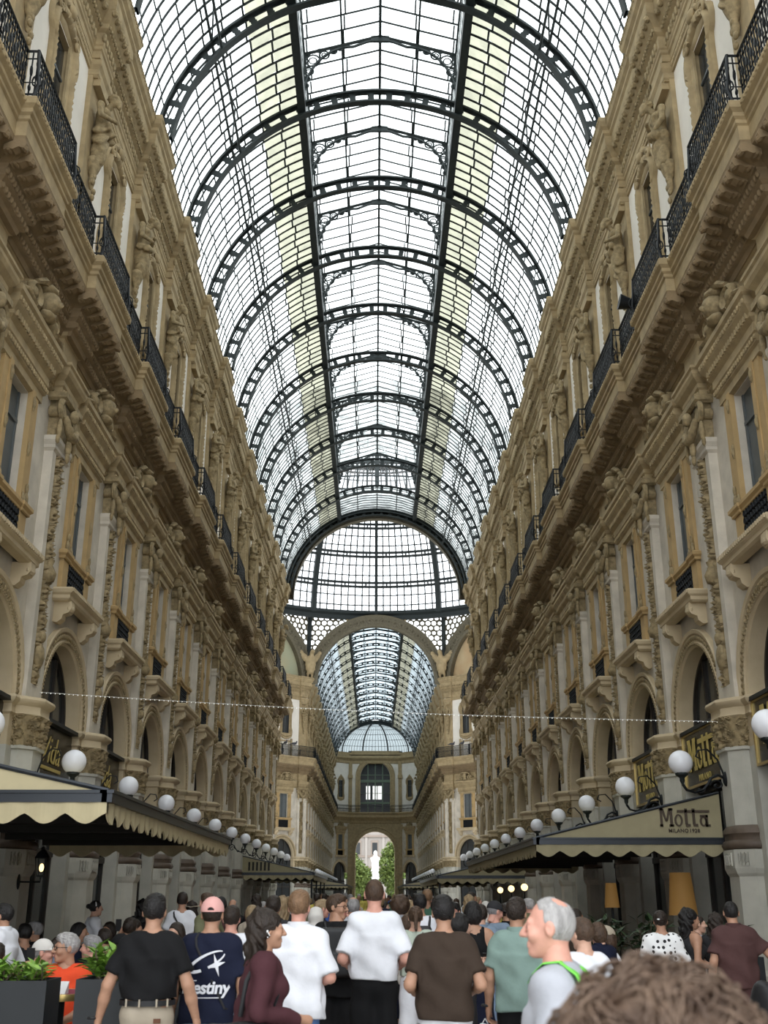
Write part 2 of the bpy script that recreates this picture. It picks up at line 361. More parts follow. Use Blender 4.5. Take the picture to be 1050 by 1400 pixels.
# ledge and brackets
m = MB(); m.sweep([(-.2,7.86),(.0,7.86),(.05,7.90),(.05,7.98),(.10,8.02),(.12,8.10),(.10,8.14),(-.3,8.16)], [(0,-1.30),(.34,-1.30),(.34,1.30),(0,1.30)])
for i in range(26): m.box(.44,.48,-1.38+i*.108,-1.32+i*.108,8.05,8.13)
FM['window_ledge'] = m.mesh('window_ledge','cream')
m = MB(); pr = [(0,7.42),(.10,7.40),(.20,7.48),(.22,7.58),(.34,7.62),(.40,7.72),(.38,7.88),(0,7.88)]
m.add([(a,-.14,b) for a,b in pr],[tuple(range(8))]); m.add([(a,.14,b) for a,b in pr],[tuple(range(8))[::-1]]); b0 = m.n-16
for i in range(8): m.f.append((b0+i,b0+8+i,b0+8+(i+1)%8,b0+(i+1)%8)); m.m.append(0)
m.ell((.33,0,7.72),(.09,.17,.09),8,5); FM['ledge_bracket'] = m.mesh('ledge_bracket','cream')
m = MB()
for s in (-1,1):
    m.box(0,.10,min(s*.70,s*1.10),max(s*.70,s*1.10),8.14,8.92); m.box(0,.11,min(s*.62,s*.80),max(s*.62,s*.80),9.1,11.5); m.box(0,.08,min(s*.80,s*1.06),max(s*.80,s*1.06),9.1,11.5)
FM['window_surround'] = m.mesh('window_surround','ochre')
m = MB()
for s in (-1,1):
    for z in (9.12,10.2,11.2): m.ell((.12,s*.71,z),(.035,.06,.17),8,5); m.ell((.14,s*.71,z),(.03,.03,.09),6,4)
    m.ell((.10,s*.95,9.2),(.05,.09,.16),8,5); m.ell((.11,s*.93,9.42),(.04,.05,.12),6,4)
FM['surround_ornament'] = m.mesh('surround_ornament','carved',60)
m = MB(); m.sweep([(0,8.88),(.03,8.90),(.03,8.95),(.08,9.0),(.08,9.07),(0,9.11),(-.2,9.12)], [(0,-1.14),(.12,-1.14),(.12,-.72),(.08,-.72),(.08,.72),(.12,.72),(.12,1.14),(0,1.14)]); FM['window_sill'] = m.mesh('window_sill','ochre')
m = MB(); m.box(.0,.07,-.70,.70,8.14,8.90)
for i in range(9):
    for j in range(5): m.grid([[(.085+.02*math.cos(b*PI*2/3), -.600+i*.15+(.062+.014*math.sin(b*PI*2/3))*math.cos(a*PI/4), 8.215+j*.152+(.062+.014*math.sin(b*PI*2/3))*math.sin(a*PI/4)) for b in range(3)] for a in range(8)], 0, cu=True, cv=True)
FM['balcony_grille'] = m.mesh('balcony_grille','iron_rail')
m = MB(); m.box(-.24,-.18,-.62,.62,9.1,11.4)
FM['shutter'] = m.mesh('window_shutter','shutter')
m = MB(); m.box(-.20,-.15,-.62,-.55,9.1,11.4); m.box(-.20,-.15,.55,.62,9.1,11.4); m.box(-.20,-.14,-.035,.035,9.1,11.4); m.box(-.20,-.14,-.62,.62,10.72,10.80)
FM['window_frame'] = m.mesh('window_frame','shutter')
m = MB(); m.sweep([(-.1,11.42),(.0,11.45),(.0,11.62),(.05,11.66),(.05,11.82),(.08,11.86),(.08,12.04),(.16,12.12),(.16,12.20),(.26,12.34),(.28,12.50),(.33,12.55),(.33,12.66),(.26,12.70),(-.2,12.74)], [(0,-1.22),(.10,-1.22),(.10,1.22),(0,1.22)])
for i in range(20): m.box(.20,.30,-1.27+i*.13,-1.20+i*.13,12.13,12.25)
for i in range(22): m.ell((.175,-1.26+i*.12,11.74),(.03,.042,.06),6,4); m.ell((.38,-1.42+i*.135,12.42),(.03,.05,.06),6,4)
FM['window_hood'] = m.mesh('window_hood','tan')
m = MB()   # crest with scrolls and mask above the hood
for s in (-1,1):
    sp = spiral(s*.52, 12.98, .26, 1.7, -PI/2, -s, 26); m.tube([(.22,a,b) for a,b in sp], [.085*(1-i/34) for i in range(27)], 6)
    m.tube([(.22,s*.5,12.74),(.24,s*.85,12.80),(.2,s*1.08,12.74)], [.08,.06,.03], 6)
    m.tube([(.24,s*.50,13.26),(.27,s*.30,13.42),(.28,s*.08,13.46)], [.05,.08,.07], 6)
    m.ell((.2,s*.55,12.98),(.09,.16,.16),8,5)
m.ell((.28,0,13.12),(.17,.19,.26),10,7); m.ell((.43,0,13.08),(.06,.05,.08),6,4); m.ell((.25,0,13.40),(.16,.26,.11),8,5); m.ell((.28,0,12.82),(.12,.22,.11),8,5)
m.box(.02,.16,-.72,.72,12.7,13.1); m.box(.02,.14,-.40,.40,13.1,13.4)
FM['crest'] = m.mesh('crest','carved',60)
# ---- upper storey
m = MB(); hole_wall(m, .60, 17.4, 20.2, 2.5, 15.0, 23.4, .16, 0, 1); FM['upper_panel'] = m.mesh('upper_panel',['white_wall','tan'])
m = MB(); m.box(-.18,-.14,-.60,.60,17.4,20.2,0); m.box(-.14,-.11,-.03,.03,17.4,20.2,1); m.box(-.14,-.11,-.60,.60,19.3,19.36,1)
FM['upper_window'] = m.mesh('upper_window',['dark_glass','shutter'])
half = [(0,16.78),(.30,16.82),(.52,16.95),(.80,17.0),(.93,17.15),(.98,17.45),(.95,17.75),(.84,17.95),(.82,18.3),(.82,19.2),(.84,19.5),(.97,19.62),(1.04,19.9),(1.0,20.2),(.86,20.38),(.74,20.42),(.62,20.62),(.40,20.85),(.22,20.92),(.10,21.08),(0,21.12)]
outl = half+[(-a,b) for a,b in half[::-1][1:-1]]; Q,_,s_ = resample(outl+[outl[0]], 121); Q = Q[:-1]
cx, cz = 0., 18.825
def rect_pt(q):
    d = np.array([q[0]-cx, q[1]-cz]); k = min(.60/max(abs(d[0]),1e-6), 1.40/max(abs(d[1]),1e-6)); return d*k+[cx,cz]
R = np.array([rect_pt(q) for q in Q])
rows = []
for w, n in ((0,0),(0,.07),(.10,.12),(.22,.10),(.30,.05),(.36,.05),(.42,.11),(.55,.14),(.68,.11),(.74,.05),(.85,.06),(.95,.03),(1,.0)):
    p = Q*(1-w)+R*w; rows.append([(n+(.05*abs(math.sin(i*1.35)) if .4 < w < .7 else 0), p[i,0], p[i,1]) for i in range(120)])
m = MB(); m.grid(rows, 0, cv=True)
for s in (-1,1): m.tube([(.13,a,b) for a,b in spiral(s*.62,20.35,.2,1.4,0,-s,20)], .045, 6); m.ell((.12,s*.8,17.4),(.08,.1,.26),8,5)
m.ell((.16,0,20.75),(.1,.22,.16),8,5); FM['cartouche_frame'] = m.mesh('cartouche_frame','tan',50)
m = MB(); m.box(0,.12,-.50,.50,15.05,21.3); m.box(.12,.17,-.42,.42,15.1,16.9); m.box(.12,.17,-.36,.36,17.0,17.7); m.box(.12,.30,-.40,.40,20.55,20.75); m.box(0,.24,-.46,.46,20.74,21.22)
m.sweep([(0,20.75),(.06,20.8),(.06,20.95),(.12,21.05),(.12,21.2),(0,21.25)], [(0,-.455),(.205,-.455),(.205,.455),(0,.455)])
FM['upper_pilaster'] = m.mesh('upper_pilaster','tan')
m = MB(); m.lathe([(0,17.75),(.05,17.8),(.09,18.0),(.07,18.15),(.14,18.3),(.2,18.5),(.22,18.6),(.16,18.66),(0,18.68)],10,(.22,0))
for i in range(6): m.ell((.27,.07*math.sin(i*2.1),17.55+.2*i),(.06,.08,.09),6,4)
FM['statue_console'] = m.mesh('statue_console','carved',60)
m = MB(); m.sweep([(0,20.95),(.05,20.97),(.05,21.05),(.08,21.1),(.08,21.2),(.03,21.25),(.03,21.3)], [(0,-2.5),(0,2.5)])
for i in range(40):
    t = -2.44+.125*i; m.ell((.05,t,21.12),(.05,.05,.06),6,4)
m.box(-.02,.04,-2.0,-1.93,15.1,21.0); m.box(-.02,.04,1.93,2.0,15.1,21.0)
FM['panel_moulding'] = m.mesh('panel_moulding','tan')
m = MB(); m.box(0,.10,.75,1.0,15.1,16.9); m.box(0,.10,-1.0,-.75,15.1,16.9); m.box(0,.06,-1.0,1.0,16.55,16.7)
FM['window_apron'] = m.mesh('window_apron','tan')
m = MB(); m.sweep([(0,21.28),(.06,21.3),(.06,21.5),(.10,21.54),(.10,21.62),(.13,21.66),(.13,22.02),(.22,22.08),(.24,22.2),(.30,22.26),(.44,22.48),(.46,22.58),(.46,22.78),(.52,22.84),(.52,22.94),(.60,23.02),(.64,23.16),(.64,23.30),(.58,23.36),(-.5,23.42)], brk(.46,.2)); FM['roof_cornice'] = m.mesh('roof_cornice','tan')
m = MB()
for z, x, dd, ra in ((21.84,.14,.2,(.06,.085,.14)),(22.14,.25,.14,(.05,.05,.06)),(22.40,.40,.26,(.10,.09,.10)),(23.2,.645,.13,(.03,.05,.06))):
    for i in range(int(5/dd)):
        t = -2.5+dd*(i+.5); bo = .2 if abs(t) < .46+x else 0; m.ell((x+bo,t,z),ra,6,4)
FM['cornice_carving'] = m.mesh('cornice_carving','carved')
# ---- iron balcony railing, one bay
rp = [(.80,-2.5),(.80,-1.26),(1.0,-1.26),(1.0,1.26),(.80,1.26),(.80,2.5)]
m = MB()
for z, r in ((15.16,.025),(15.42,.015),(15.95,.02),(16.12,.035)): m.tube([(a,b,z) for a,b in rp], r, 6)
for (a,b) in rp[2:4]: m.tube([(a,b,15.1),(a+.07,b,15.35),(a+.03,b,15.7),(a,b,16.14)], .03, 6); m.tube([(a+.05+.10*math.cos(t),b,15.45+.13*math.sin(t)) for t in np.linspace(0,2*PI,11)], .016, 5)
Q2,_,_ = resample(rp, 49)
for i,(a,b) in enumerate(Q2):
    m.box(a-.011,a+.011,b-.011,b+.011,15.1,16.12)
    if i % 2 == 0: m.ell((a,b,15.68),(.03,.055,.12),6,4); m.ell((a,b,15.3),(.03,.05,.06),6,4)
    else: m.ell((a,b,15.84),(.025,.045,.06),6,4); m.ell((a,b,15.54),(.025,.045,.06),6,4)
FM['railing_panel'] = m.mesh('railing_panel','iron_rail')

PIL = ['pier','pier_top','pedestal','column_base','column_shaft','column_capital','impost','pilaster','pilaster_necking','pilaster_capital','upper_pilaster','statue_console']
MOULD = ['entablature','frieze','balcony_soffit','balcony_slab','panel_moulding','roof_cornice']
BAY = ['wall_panel','archivolt','window_ledge','window_surround','window_sill','balcony_grille','window_hood','crest','frieze_panel','upper_panel','cartouche_frame','window_apron']
SUB = {'pedestal':['carved_band'],'pilaster':['carved_relief'],'archivolt':['arch_beads'],'window_surround':['surround_ornament'],'roof_cornice':['cornice_carving']}
def put(w, key, t, sub=True):
    o = inst(FM[key], key, w, (0,t,0))
    if sub:
        for s in SUB.get(key, []): inst(FM[s], s, o)
    return o
CORNER = .55
def clamp_mesh(key, sign):
    kk = key+('_hi' if sign > 0 else '_lo')
    if kk not in FM:
        me = FM[key].copy(); co = np.zeros(len(me.vertices)*3); me.vertices.foreach_get('co', co); co = co.reshape(-1,3)
        lim = CORNER+.414*np.maximum(co[:,0], 0); t = co[:,1]*sign; co[:,1] = np.minimum(t, lim)*sign
        me.vertices.foreach_set('co', co.reshape(-1)); me.update(); FM[kk] = me
    return FM[kk]
STATUE_SPOTS = []
def make_wall(name, label, origin, rz, pil, bays, detail=2, sc=None, rail=None, mods=True, statues=True, shop=True, skip=(), ends=None):
    w = empty(name, origin, rz); tag(w, label, 'wall', kind='structure')
    if sc: w.scale = (1, sc, 1)
    for t in pil:
        for k in PIL:
            if k not in skip: put(w, k, t, detail > 0)
        e = (ends or {}).get(t, 0)
        for k in MOULD:
            o = put(w, k, t, detail > 0)
            if e:
                o.data = clamp_mesh(k, e)
                for c in o.children: c.data = clamp_mesh(c.name.split('.')[0], e)
        if mods:
            for i in range(13):
                tt = -2.31+i*.385; bo = .2 if abs(tt) < 1.2 else 0
                if e and tt*e > CORNER+.25: continue
                inst(FM['modillion'], 'modillion', w, (bo, t+tt, 0))
        if statues: STATUE_SPOTS.append((w, t))
        if rail is not None: inst(clamp_mesh('railing_panel', e) if e else FM['railing_panel'], 'railing_panel', rail, (0,t,0))
    for t in bays:
        for k in BAY:
            o = put(w, k, t, detail > 0)
            if k == 'crest': o.scale = (1.5,1.3,1)
        for s in (-1,1): inst(FM['ledge_bracket'], 'ledge_bracket', w, (0,t+s*1.02,0))
        wi = inst(FM['window_frame'], 'window', w, (0,t,0)); inst(FM['shutter'], 'shutter', wi)
        inst(FM['upper_window'], 'upper_window', w, (0,t,0))
        if shop:
            sf = inst(FM['shop_frame'], 'shop_front', w, (0,t,0)); inst(FM['shop_glass'], 'pane', sf)
    return w
def make_rail(label, origin, rz, sc=None):
    r = empty('balcony_railing', origin, rz); tag(r, label, 'railing')
    if sc: r.scale = (1, sc, 1)
    return r
Y0 = 21.7
NEAR = [Y0+B*j for j in range(-4, 12)]          # 1.7 .. 76.7
YN = 76.7+CORNER; APO = 17.4; YC = YN+APO; YF = YC+APO; XW = 7.25
FAR = [YF+CORNER+B*j for j in range(15)]; YE = FAR[-1]+CORNER
rl = make_rail('black wrought iron railing along the balcony of the wall with the gold script sign', (-XW,0,0), 0)
rr = make_rail('black wrought iron railing along the balcony of the wall above the khaki awning', (XW,0,0), PI)
wl = make_wall('wall_left', 'long stone arcade wall with arches, carved pilasters and gold script shop sign', (-XW,0,0), 0, NEAR, [y+2.5 for y in NEAR[:-1]], rail=rl, ends={NEAR[-1]:1})
wr = make_wall('wall_right', 'long stone arcade wall with arches and carved pilasters behind the lettered khaki awning', (XW,0,0), PI, [-y for y in NEAR], [-y-2.5 for y in NEAR[:-1]], rail=rr, ends={-NEAR[-1]:-1})
rl2 = make_rail('iron railing on the far arm balcony, wall nearest the lunette with greenish painting', (-XW,0,0), 0)
rr2 = make_rail('iron railing on the far arm balcony, wall nearest the lunette with orange painting', (XW,0,0), PI)
wl2 = make_wall('wall_far_left', 'stone facade of the far arm beyond the octagon, greenish lunette side', (-XW,0,0), 0, FAR, [y+2.5 for y in FAR[:-1]], detail=0, rail=rl2, mods=False, ends={FAR[0]:-1, FAR[-1]:1})
wr2 = make_wall('wall_far_right', 'stone facade of the far arm beyond the octagon, orange lunette side', (XW,0,0), PI, [-y for y in FAR], [-y-2.5 for y in FAR[:-1]], detail=0, rail=rr2, mods=False, ends={-FAR[0]:1, -FAR[-1]:-1})
# octagon: four diagonal walls, three bays each
SIDE = 2*XW; ds = (SIDE/2-CORNER)*2/3/B
for nm, lb, sx, sy, ang in (('wall_octagon_left','diagonal octagon wall under the greenish painted lunette',-1,1,-PI/4),('wall_octagon_right','diagonal octagon wall under the orange painted lunette',1,1,-3*PI/4),
                            ('wall_octagon_near_left','diagonal octagon wall next to the near arm, script sign side',-1,-1,PI/4),('wall_octagon_near_right','diagonal octagon wall next to the near arm, awning side',1,-1,3*PI/4)):
    c = ((XW+SIDE/2/math.sqrt(2))*sx, YC+sy*(APO-SIDE/2/math.sqrt(2)), 0)
    pl = [-1.5*B,-.5*B,.5*B,1.5*B]
    r = make_rail('iron balcony railing on the '+lb.replace('diagonal ','diagonal ',1), c, ang, ds) if sy > 0 else None
    make_wall(nm, lb, c, ang, pl, [-B,0,B], detail=1 if sy > 0 else 0, sc=ds, rail=r, mods=False, ends={pl[0]:-1, pl[-1]:1}, statues=sy > 0)
# ------------------------------------------------------------------ FLOOR
mat('paving', (.42,.39,.35), .35, var=.25, scale=.8, bump=.05)
mat('terracotta', (.26,.12,.08), .4, var=.2, scale=2)
fl = MB(); fl.box(-XW-4,XW+4,-25,YE+60,-.3,0); o = inst(fl.mesh('floor','paving'), 'floor'); tag(o, 'grey marble paving of the arcade', 'floor', kind='structure')
sl = MB(); sl.box(-.46,.46,-1.1,1.1,0,.004); slab = sl.mesh('paving_slab','terracotta')
for i in range(-3, 4):
    for j in range(22): inst(slab, 'paving_slab', o, (i*1.6, 12+j*2.6, 0))
# ------------------------------------------------------------------ GLASS VAULT
RV, ZS = 6.9, 22.7; AL = math.asin(2.85/RV); ZL = ZS+RV*math.cos(AL)
def rib_mesh(dp=.56, n=29):
    m = MB(); r0, r1 = RV-.02, RV-dp
    def P(r, a, y): return (r*math.sin(a), y, ZS+r*math.cos(a))
    AM = math.radians(84.6); A = [-AM+2*AM*i/96 for i in range(97)]
    for ra, rb, w in ((r0,r0-.07,.13),(r1+.07,r1,.13)):
        m.grid([[P(ra,a,-w),P(ra,a,w),P(rb,a,w),P(rb,a,-w)] for a in A], 0, cv=True)
    # pierced web: a cusped opening in every cell
    da = 2*AM/n; hw = .02
    star = []
    for k in range(24):
        th = 2*PI*k/24; rad = (1.0,.80,1.0,1.12,1.0,.80)[k % 6]*(.96 if k % 6 else .90); star.append((math.cos(th)*rad, math.sin(th)*rad))
    ou = []
    for k in range(24):
        th = 2*PI*k/24; c, s_ = math.cos(th), math.sin(th); q = 1/max(abs(c), abs(s_)); ou.append((c*q, s_*q))
    rm, rh = (r0+r1)/2, (r0-r1)/2-.06
    for i in range(n):
        ac = -AM+da*(i+.5)
        for y in (-hw, hw):
            m.grid([[P(rm+b*rh*f, ac+a*da/2*f2, y) for (f,f2,(a,b)) in ((1,1,ou[k]),(.96,.86,star[k]))] for k in range(24)], 0, cu=True)
    return m.mesh('rib','iron')
def truss_mesh(ZE=31.3, ZQ=32.12):
    m = MB(); w = .07; k1 = (ZE-ZL)/(31.3-ZL)
    def zz(z): return ZL+(z-ZL)*k1 if z < 31.3 else ZE+(z-31.3)/(32.12-31.3)*(ZQ-ZE)
    for s in (-1,1):
        for y in (-w, w): pass
        def bar(a, b, h=.09):
            m.tube([(s*a[0],0,zz(a[1])),(s*b[0],0,zz(b[1]))], h, 4)
        bar((2.85,ZL-.1),(2.85,31.3),.07); bar((2.85,31.25),(0,32.12),.08)
        cur = [(1.0+1.8*math.cos(t), ZL+.35+(31.62-ZL-.35)*math.sin(t)) for t in [PI/2*i/14 for i in range(15)]]+[(.5,31.85),(0,31.98)]
        m.tube([(s*a,0,zz(b)) for a,b in cur], .055, 5)
        # openwork spandrel scrolls
        for cx, cz, r in ((2.50,30.95,.27),(2.08,31.22,.18),(2.64,30.45,.17),(1.74,31.40,.12),(2.70,30.10,.11),(2.25,31.42,.09),(2.72,31.20,.09),(1.50,31.52,.08),(2.72,29.8,.08)):
            m.tube([(s*(cx+r*math.cos(a)),0,zz(cz+r*math.sin(a))) for a in [2*PI*k/12 for k in range(13)]], .038, 4)
            m.tube([(s*(cx+.55*r*math.cos(a)),0,zz(cz+.55*r*math.sin(a))) for a in [2*PI*k/8 for k in range(9)]], .028, 4)
    m.box(-.35,.35,-.05,.05,ZQ-.26*k1,ZQ)
    return m.mesh('lantern_truss','iron')
RIB, TRUSS = rib_mesh(), truss_mesh(); RIB2, TRUSS2 = rib_mesh(.34, 29), truss_mesh(29.7, 30.1)
def gbar():
    m = MB(); w = .038
    for s in (-1,1):
        A = [s*(AL+(PI/2-.03-AL)*i/22) for i in range(23)]
        m.grid([[(r*math.sin(a),y,ZS+r*math.cos(a)) for r,y in ((RV,-w),(RV,w),(RV-.035,w),(RV-.035,-w))] for a in A], 0, cv=True)
    return m.mesh('glazing_bar','iron')
def lbar(ZE=31.3, ZQ=32.17):
    m = MB(); w = .032
    for s in (-1,1): m.grid([[(s*x,y,z+dz) for dz,y in ((0,-w),(0,w),(-.035,w),(-.035,-w))] for x,z in ((2.85,ZE),(0,ZQ))], 0, cv=True)
    return m.mesh('lantern_bar','iron')
GBAR, LBAR = gbar(), lbar(); LBAR2 = lbar(29.7,30.15)
NP = 9; DA = (PI/2-.03-AL)/NP
def lpurlin(m, y0, y1, ZE, ZQ, yl):
    for s in (-1,1):
        x = s*2.85
        m.box(x-.14,x+.14,y0,y1,ZL-.42,ZL+.05); m.box(x-.05,x+.05,y0,y1,ZL+.05,ZL+.25); m.box(x-.06,x+.06,y0,yl,ZE-.1,ZE+.06); m.box(x/2-.035,x/2+.035,y0,yl,(ZE+ZQ)/2-.05,(ZE+ZQ)/2+.0)
    m.box(-.05,.05,y0,yl,ZQ-.12,ZQ+.03)
def truss_purlin(m, s, y0, y1, bays):
    a = s*math.radians(51); 
    for r in (RV-.05, RV-.48): x, z = r*math.sin(a), ZS+r*math.cos(a); m.tube([(x,y0,z),(x,y1,z)], .045, 6)
    for y in bays:
        x, z = (RV-.05)*math.sin(a), ZS+(RV-.05)*math.cos(a); x2, z2 = (RV-.62)*math.sin(a), ZS+(RV-.62)*math.cos(a)
        m.tube([(x,y,z),(x2,y+B/2,z2),(x,y+B,z)], .03, 5)
def side_strip(m, s, y0, y1, a0, a1, off=0.0):
    m.grid([[((RV-.03+off)*math.sin(s*a),y,ZS+(RV-.03+off)*math.cos(a)) for y in (y0,y1)] for a in (a0,(a0+a1)/2,a1)])
from mathutils import Matrix as _M
CAMM = _M.Translation(CAM_LOC) @ cam.rotation_euler.to_matrix().to_4x4()
CAMI = CAMM.inverted()
def proj(p):
    q = CAMI @ Vector(p); d = -q.z
    return (525+1460*q.x/d, 700-1460*q.y/d, d) if d > .1 else (-9999,-9999,-1)
def unproj(u, v, x=None, y=None, z=None):
    d = CAMM.to_3x3() @ Vector(((u-525)/1460, (700-v)/1460, -1)); c = Vector(CAM_LOC)
    t = (x-c.x)/d.x if x is not None else (y-c.y)/d.y if y is not None else (z-c.z)/d.z
    return c+d*t
def make_vault(name, label, ys, gmat, npane=0, far=False):
    ZE, ZQ = (29.7,30.15) if far else (31.3,32.17); RB, TR, LB = (RIB2,TRUSS2,LBAR2) if far else (RIB,TRUSS,LBAR)
    V = empty(name, (0,ys[0],0)); tag(V, label, 'roof', kind='structure'); oy = ys[0]
    for i, y in enumerate(ys):
        inst(RB, 'rib', V, (0,y-oy,0))
        if far or i < len(ys)-1: inst(TR, 'lantern_truss', V, (0,y-oy,0))
    y0, y1 = 0, ys[-1]-oy
    m = MB(); lpurlin(m, y0, y1, ZE, ZQ, y1 if far else y1-B); inst(m.mesh('lantern_beam','iron'), 'lantern_beam', V)
    for s in (-1,1):
        m = MB(); truss_purlin(m, s, y0, y1, [y-oy for y in ys[:-1]]); inst(m.mesh('truss_purlin','iron'), 'truss_purlin', V)
    for s in (-1,1):     # gutters at the springing
        m = MB(); m.box(s*7.2-.2,s*7.2+.2,y0,y1,ZS-.3,ZS+.58); inst(m.mesh('springing_beam','iron'), 'springing_beam', V)
    nb = 10
    for y in ys[:-1]:
        for k in range(1, nb): inst(GBAR, 'glazing_bar', V, (0,y-oy+k*B/nb,0))
        for k in (range(1, 7) if far or y < ys[-2]-1 else ()): inst(LB, 'lantern_bar', V, (0,y-oy+k*B/7,0))
    # overlapping pane edges
    lap = MB(); w = B/nb
    G = MB(); Dg = MB(); cand = []
    for bi, y in enumerate(ys[:-1]):
        for k in range(nb):
            ya = y-oy+k*w
            for s in (-1,1):
                for q in range(NP):
                    a0, a1 = AL+DA*q, AL+DA*(q+1); jit = .06*((k*7+q*3+bi*5) % 3-1)/RV
                    if q: lap.grid([[((RV-.02)*math.sin(s*(a0+jit+e)),yy,ZS+(RV-.02)*math.cos(a0+jit+e)) for yy in (ya+.02,ya+w-.02)] for e in (0,.011)])
                    c = ((RV+.01)*math.sin(s*(a0+a1)/2), ya+w/2, ZS+(RV+.01)*math.cos((a0+a1)/2)); cand.append((c, 'v', s, q, a0, a1, ya))
                if not far and bi == len(ys)-2: continue
                G.add([(s*2.85,ya,ZL+.05),(s*2.85,ya+w,ZL+.05),(s*2.85,ya+w,ZE-.05),(s*2.85,ya,ZE-.05)], [(0,1,2,3)])
                lap.box(s*2.85-.02,s*2.85+.02,ya-.02,ya+.02,ZL,ZE-.05)
        if not far and bi == len(ys)-2:      # the last bay before the octagon has no lantern: curved glass closes it
            for k in range(nb): G.grid([[((RV+.01)*math.sin(AL*e/3),yy,ZS+(RV+.01)*math.cos(AL*e/3)) for yy in (y-oy+k*w,y-oy+k*w+w)] for e in range(-3,4)]); lap.grid([[(r*math.sin(AL*e/3),y-oy+k*w+dy,ZS+r*math.cos(AL*e/3)) for r,dy in ((RV,-.035),(RV,.035),(RV-.04,.035),(RV-.04,-.035))] for e in range(-3,4)], 0, cv=True)
            for e in (-1,0,1): lap.tube([((RV-.02)*math.sin(AL*e/2),y-oy,ZS+(RV-.02)*math.cos(AL*e/2)),((RV-.02)*math.sin(AL*e/2),y-oy+B,ZS+(RV-.02)*math.cos(AL*e/2))], .035, 4)
            continue
        for k in range(7):
            ya = y-oy+k*B/7; jit = .05*((k*5+bi*3) % 3)
            for s in (-1,1):
                for q in range(2):
                    xa, xb = s*2.85*q/2, s*2.85*(q+1)/2; za, zb = ZQ-(ZQ-ZE)*q/2, ZQ-(ZQ-ZE)*(q+1)/2
                    cand.append((((xa+xb)/2,ya+B/14,(za+zb)/2), 'l', s, q, 0, 0, ya))
                    lap.add([(xb*.955-jit*s-.03,ya+.03,zb+.0),(xb*.955-jit*s+.03,ya+.03,zb+.0),(xb*.955-jit*s+.03,ya+B/7-.03,zb+.0),(xb*.955-jit*s-.03,ya+B/7-.03,zb+.0)], [(0,1,2,3)])
    pick = set()
    if npane:
        vis = []
        for i, c in enumerate(cand):
            p = (c[0][0], c[0][1]+oy, c[0][2]); u, v, d = proj(p)
            if d > 0 and 0 < u < 1050 and 0 < v < 1400: vis.append((d, i))
        vis.sort(); pick = set(i for _, i in vis[:npane])
    arcw = DA*(RV+.01)
    pm = MB(); pm.add([(-arcw/2,-w/2+.02,0),(arcw/2,-w/2+.02,0),(arcw/2,w/2-.02,0),(-arcw/2,w/2-.02,0)],[(0,1,2,3)]); pmv = pm.mesh('pane', gmat)
    pmd = pm.mesh('pane_beige', 'beige_glass')
    ll = math.hypot(1.425,(ZQ-ZE)/2); pm = MB(); pm.add([(-ll/2,-B/14+.02,0),(ll/2,-B/14+.02,0),(ll/2,B/14-.02,0),(-ll/2,B/14-.02,0)],[(0,1,2,3)]); pml = pm.mesh('lantern_pane', gmat)
    for i, (c, kind, s, q, a0, a1, ya) in enumerate(cand):
        by_lantern = kind == 'v' and q < 2
        if i in pick:
            if kind == 'v': inst(pmd if by_lantern else pmv, 'pane', V, c, rot=(0, s*(a0+a1)/2, 0))
            else: inst(pml, 'pane', V, c, rot=(0, s*math.atan2((ZQ-ZE)/2,1.425), 0))
        else:
            g = Dg if by_lantern else G
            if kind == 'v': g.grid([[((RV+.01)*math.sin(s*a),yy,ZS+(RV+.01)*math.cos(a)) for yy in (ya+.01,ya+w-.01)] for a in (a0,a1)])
            else: xa, xb = s*2.85*q/2, s*2.85*(q+1)/2; za, zb = ZQ-(ZQ-ZE)*q/2, ZQ-(ZQ-ZE)*(q+1)/2; g.add([(xa,ya,za),(xb,ya,zb),(xb,ya+B/7,zb),(xa,ya+B/7,za)], [(0,1,2,3)])
    tag(inst(G.mesh('vault_glass', gmat), 'vault_glass', V), kind='stuff'); tag(inst(Dg.mesh('vault_glass_beige','beige_glass'), 'beige_glass_strip', V), kind='stuff')
    tag(inst(lap.mesh('pane_laps','iron'), 'pane_laps', V), kind='stuff')
    return V
V1 = make_vault('ceiling', 'barrel vault of iron ribs and glass panes over the near arm', NEAR, 'roof_glass', 300)
V2 = make_vault('ceiling_far', 'barrel vault of iron ribs and glass over the far arm', FAR, 'blue_glass', far=True)
# heavy end arches towards the octagon
def end_arch(y, name, parent, r0=7.35, r1=6.6, matn='iron', dep=.35):
    m = MB(); A = [-PI/2+PI*i/64 for i in range(65)]
    def P(r,a,yy): return (r*math.sin(a), y+yy, ZS+r*math.cos(a))
    m.grid([[P(r1,a,-dep),P(r1,a,dep),P(r1+.10,a,dep),P(r1+.10,a,-dep)] for a in A], 0, cv=True)
    m.grid([[P(r0-.12,a,-dep),P(r0-.12,a,dep),P(r0,a,dep),P(r0,a,-dep)] for a in A], 0, cv=True)
    n = 30
    for i in range(n):
        a = -PI/2+PI*(i+.5)/n; hw = PI/n/2
        for yy in (-.05,.05):
            ou = []; inn = []
            for k in range(20):
                th = 2*PI*k/20; c, s_ = math.cos(th), math.sin(th); q = 1/max(abs(c),abs(s_)); q2 = 1/((abs(c)**4+abs(s_)**4)**.25)
                ou.append(P((r0+r1)/2+s_*q*(r0-r1)/2, a+c*q*hw, yy)); inn.append(P((r0+r1)/2+s_*q2*(r0-r1)*.30, a+c*q2*hw*.78, yy))
            m.grid([[ou[k],inn[k]] for k in range(20)], 0, cu=True)
    return inst(m.mesh(name, matn), name, parent)
end_arch(YN-.4-NEAR[0], 'end_arch', V1)
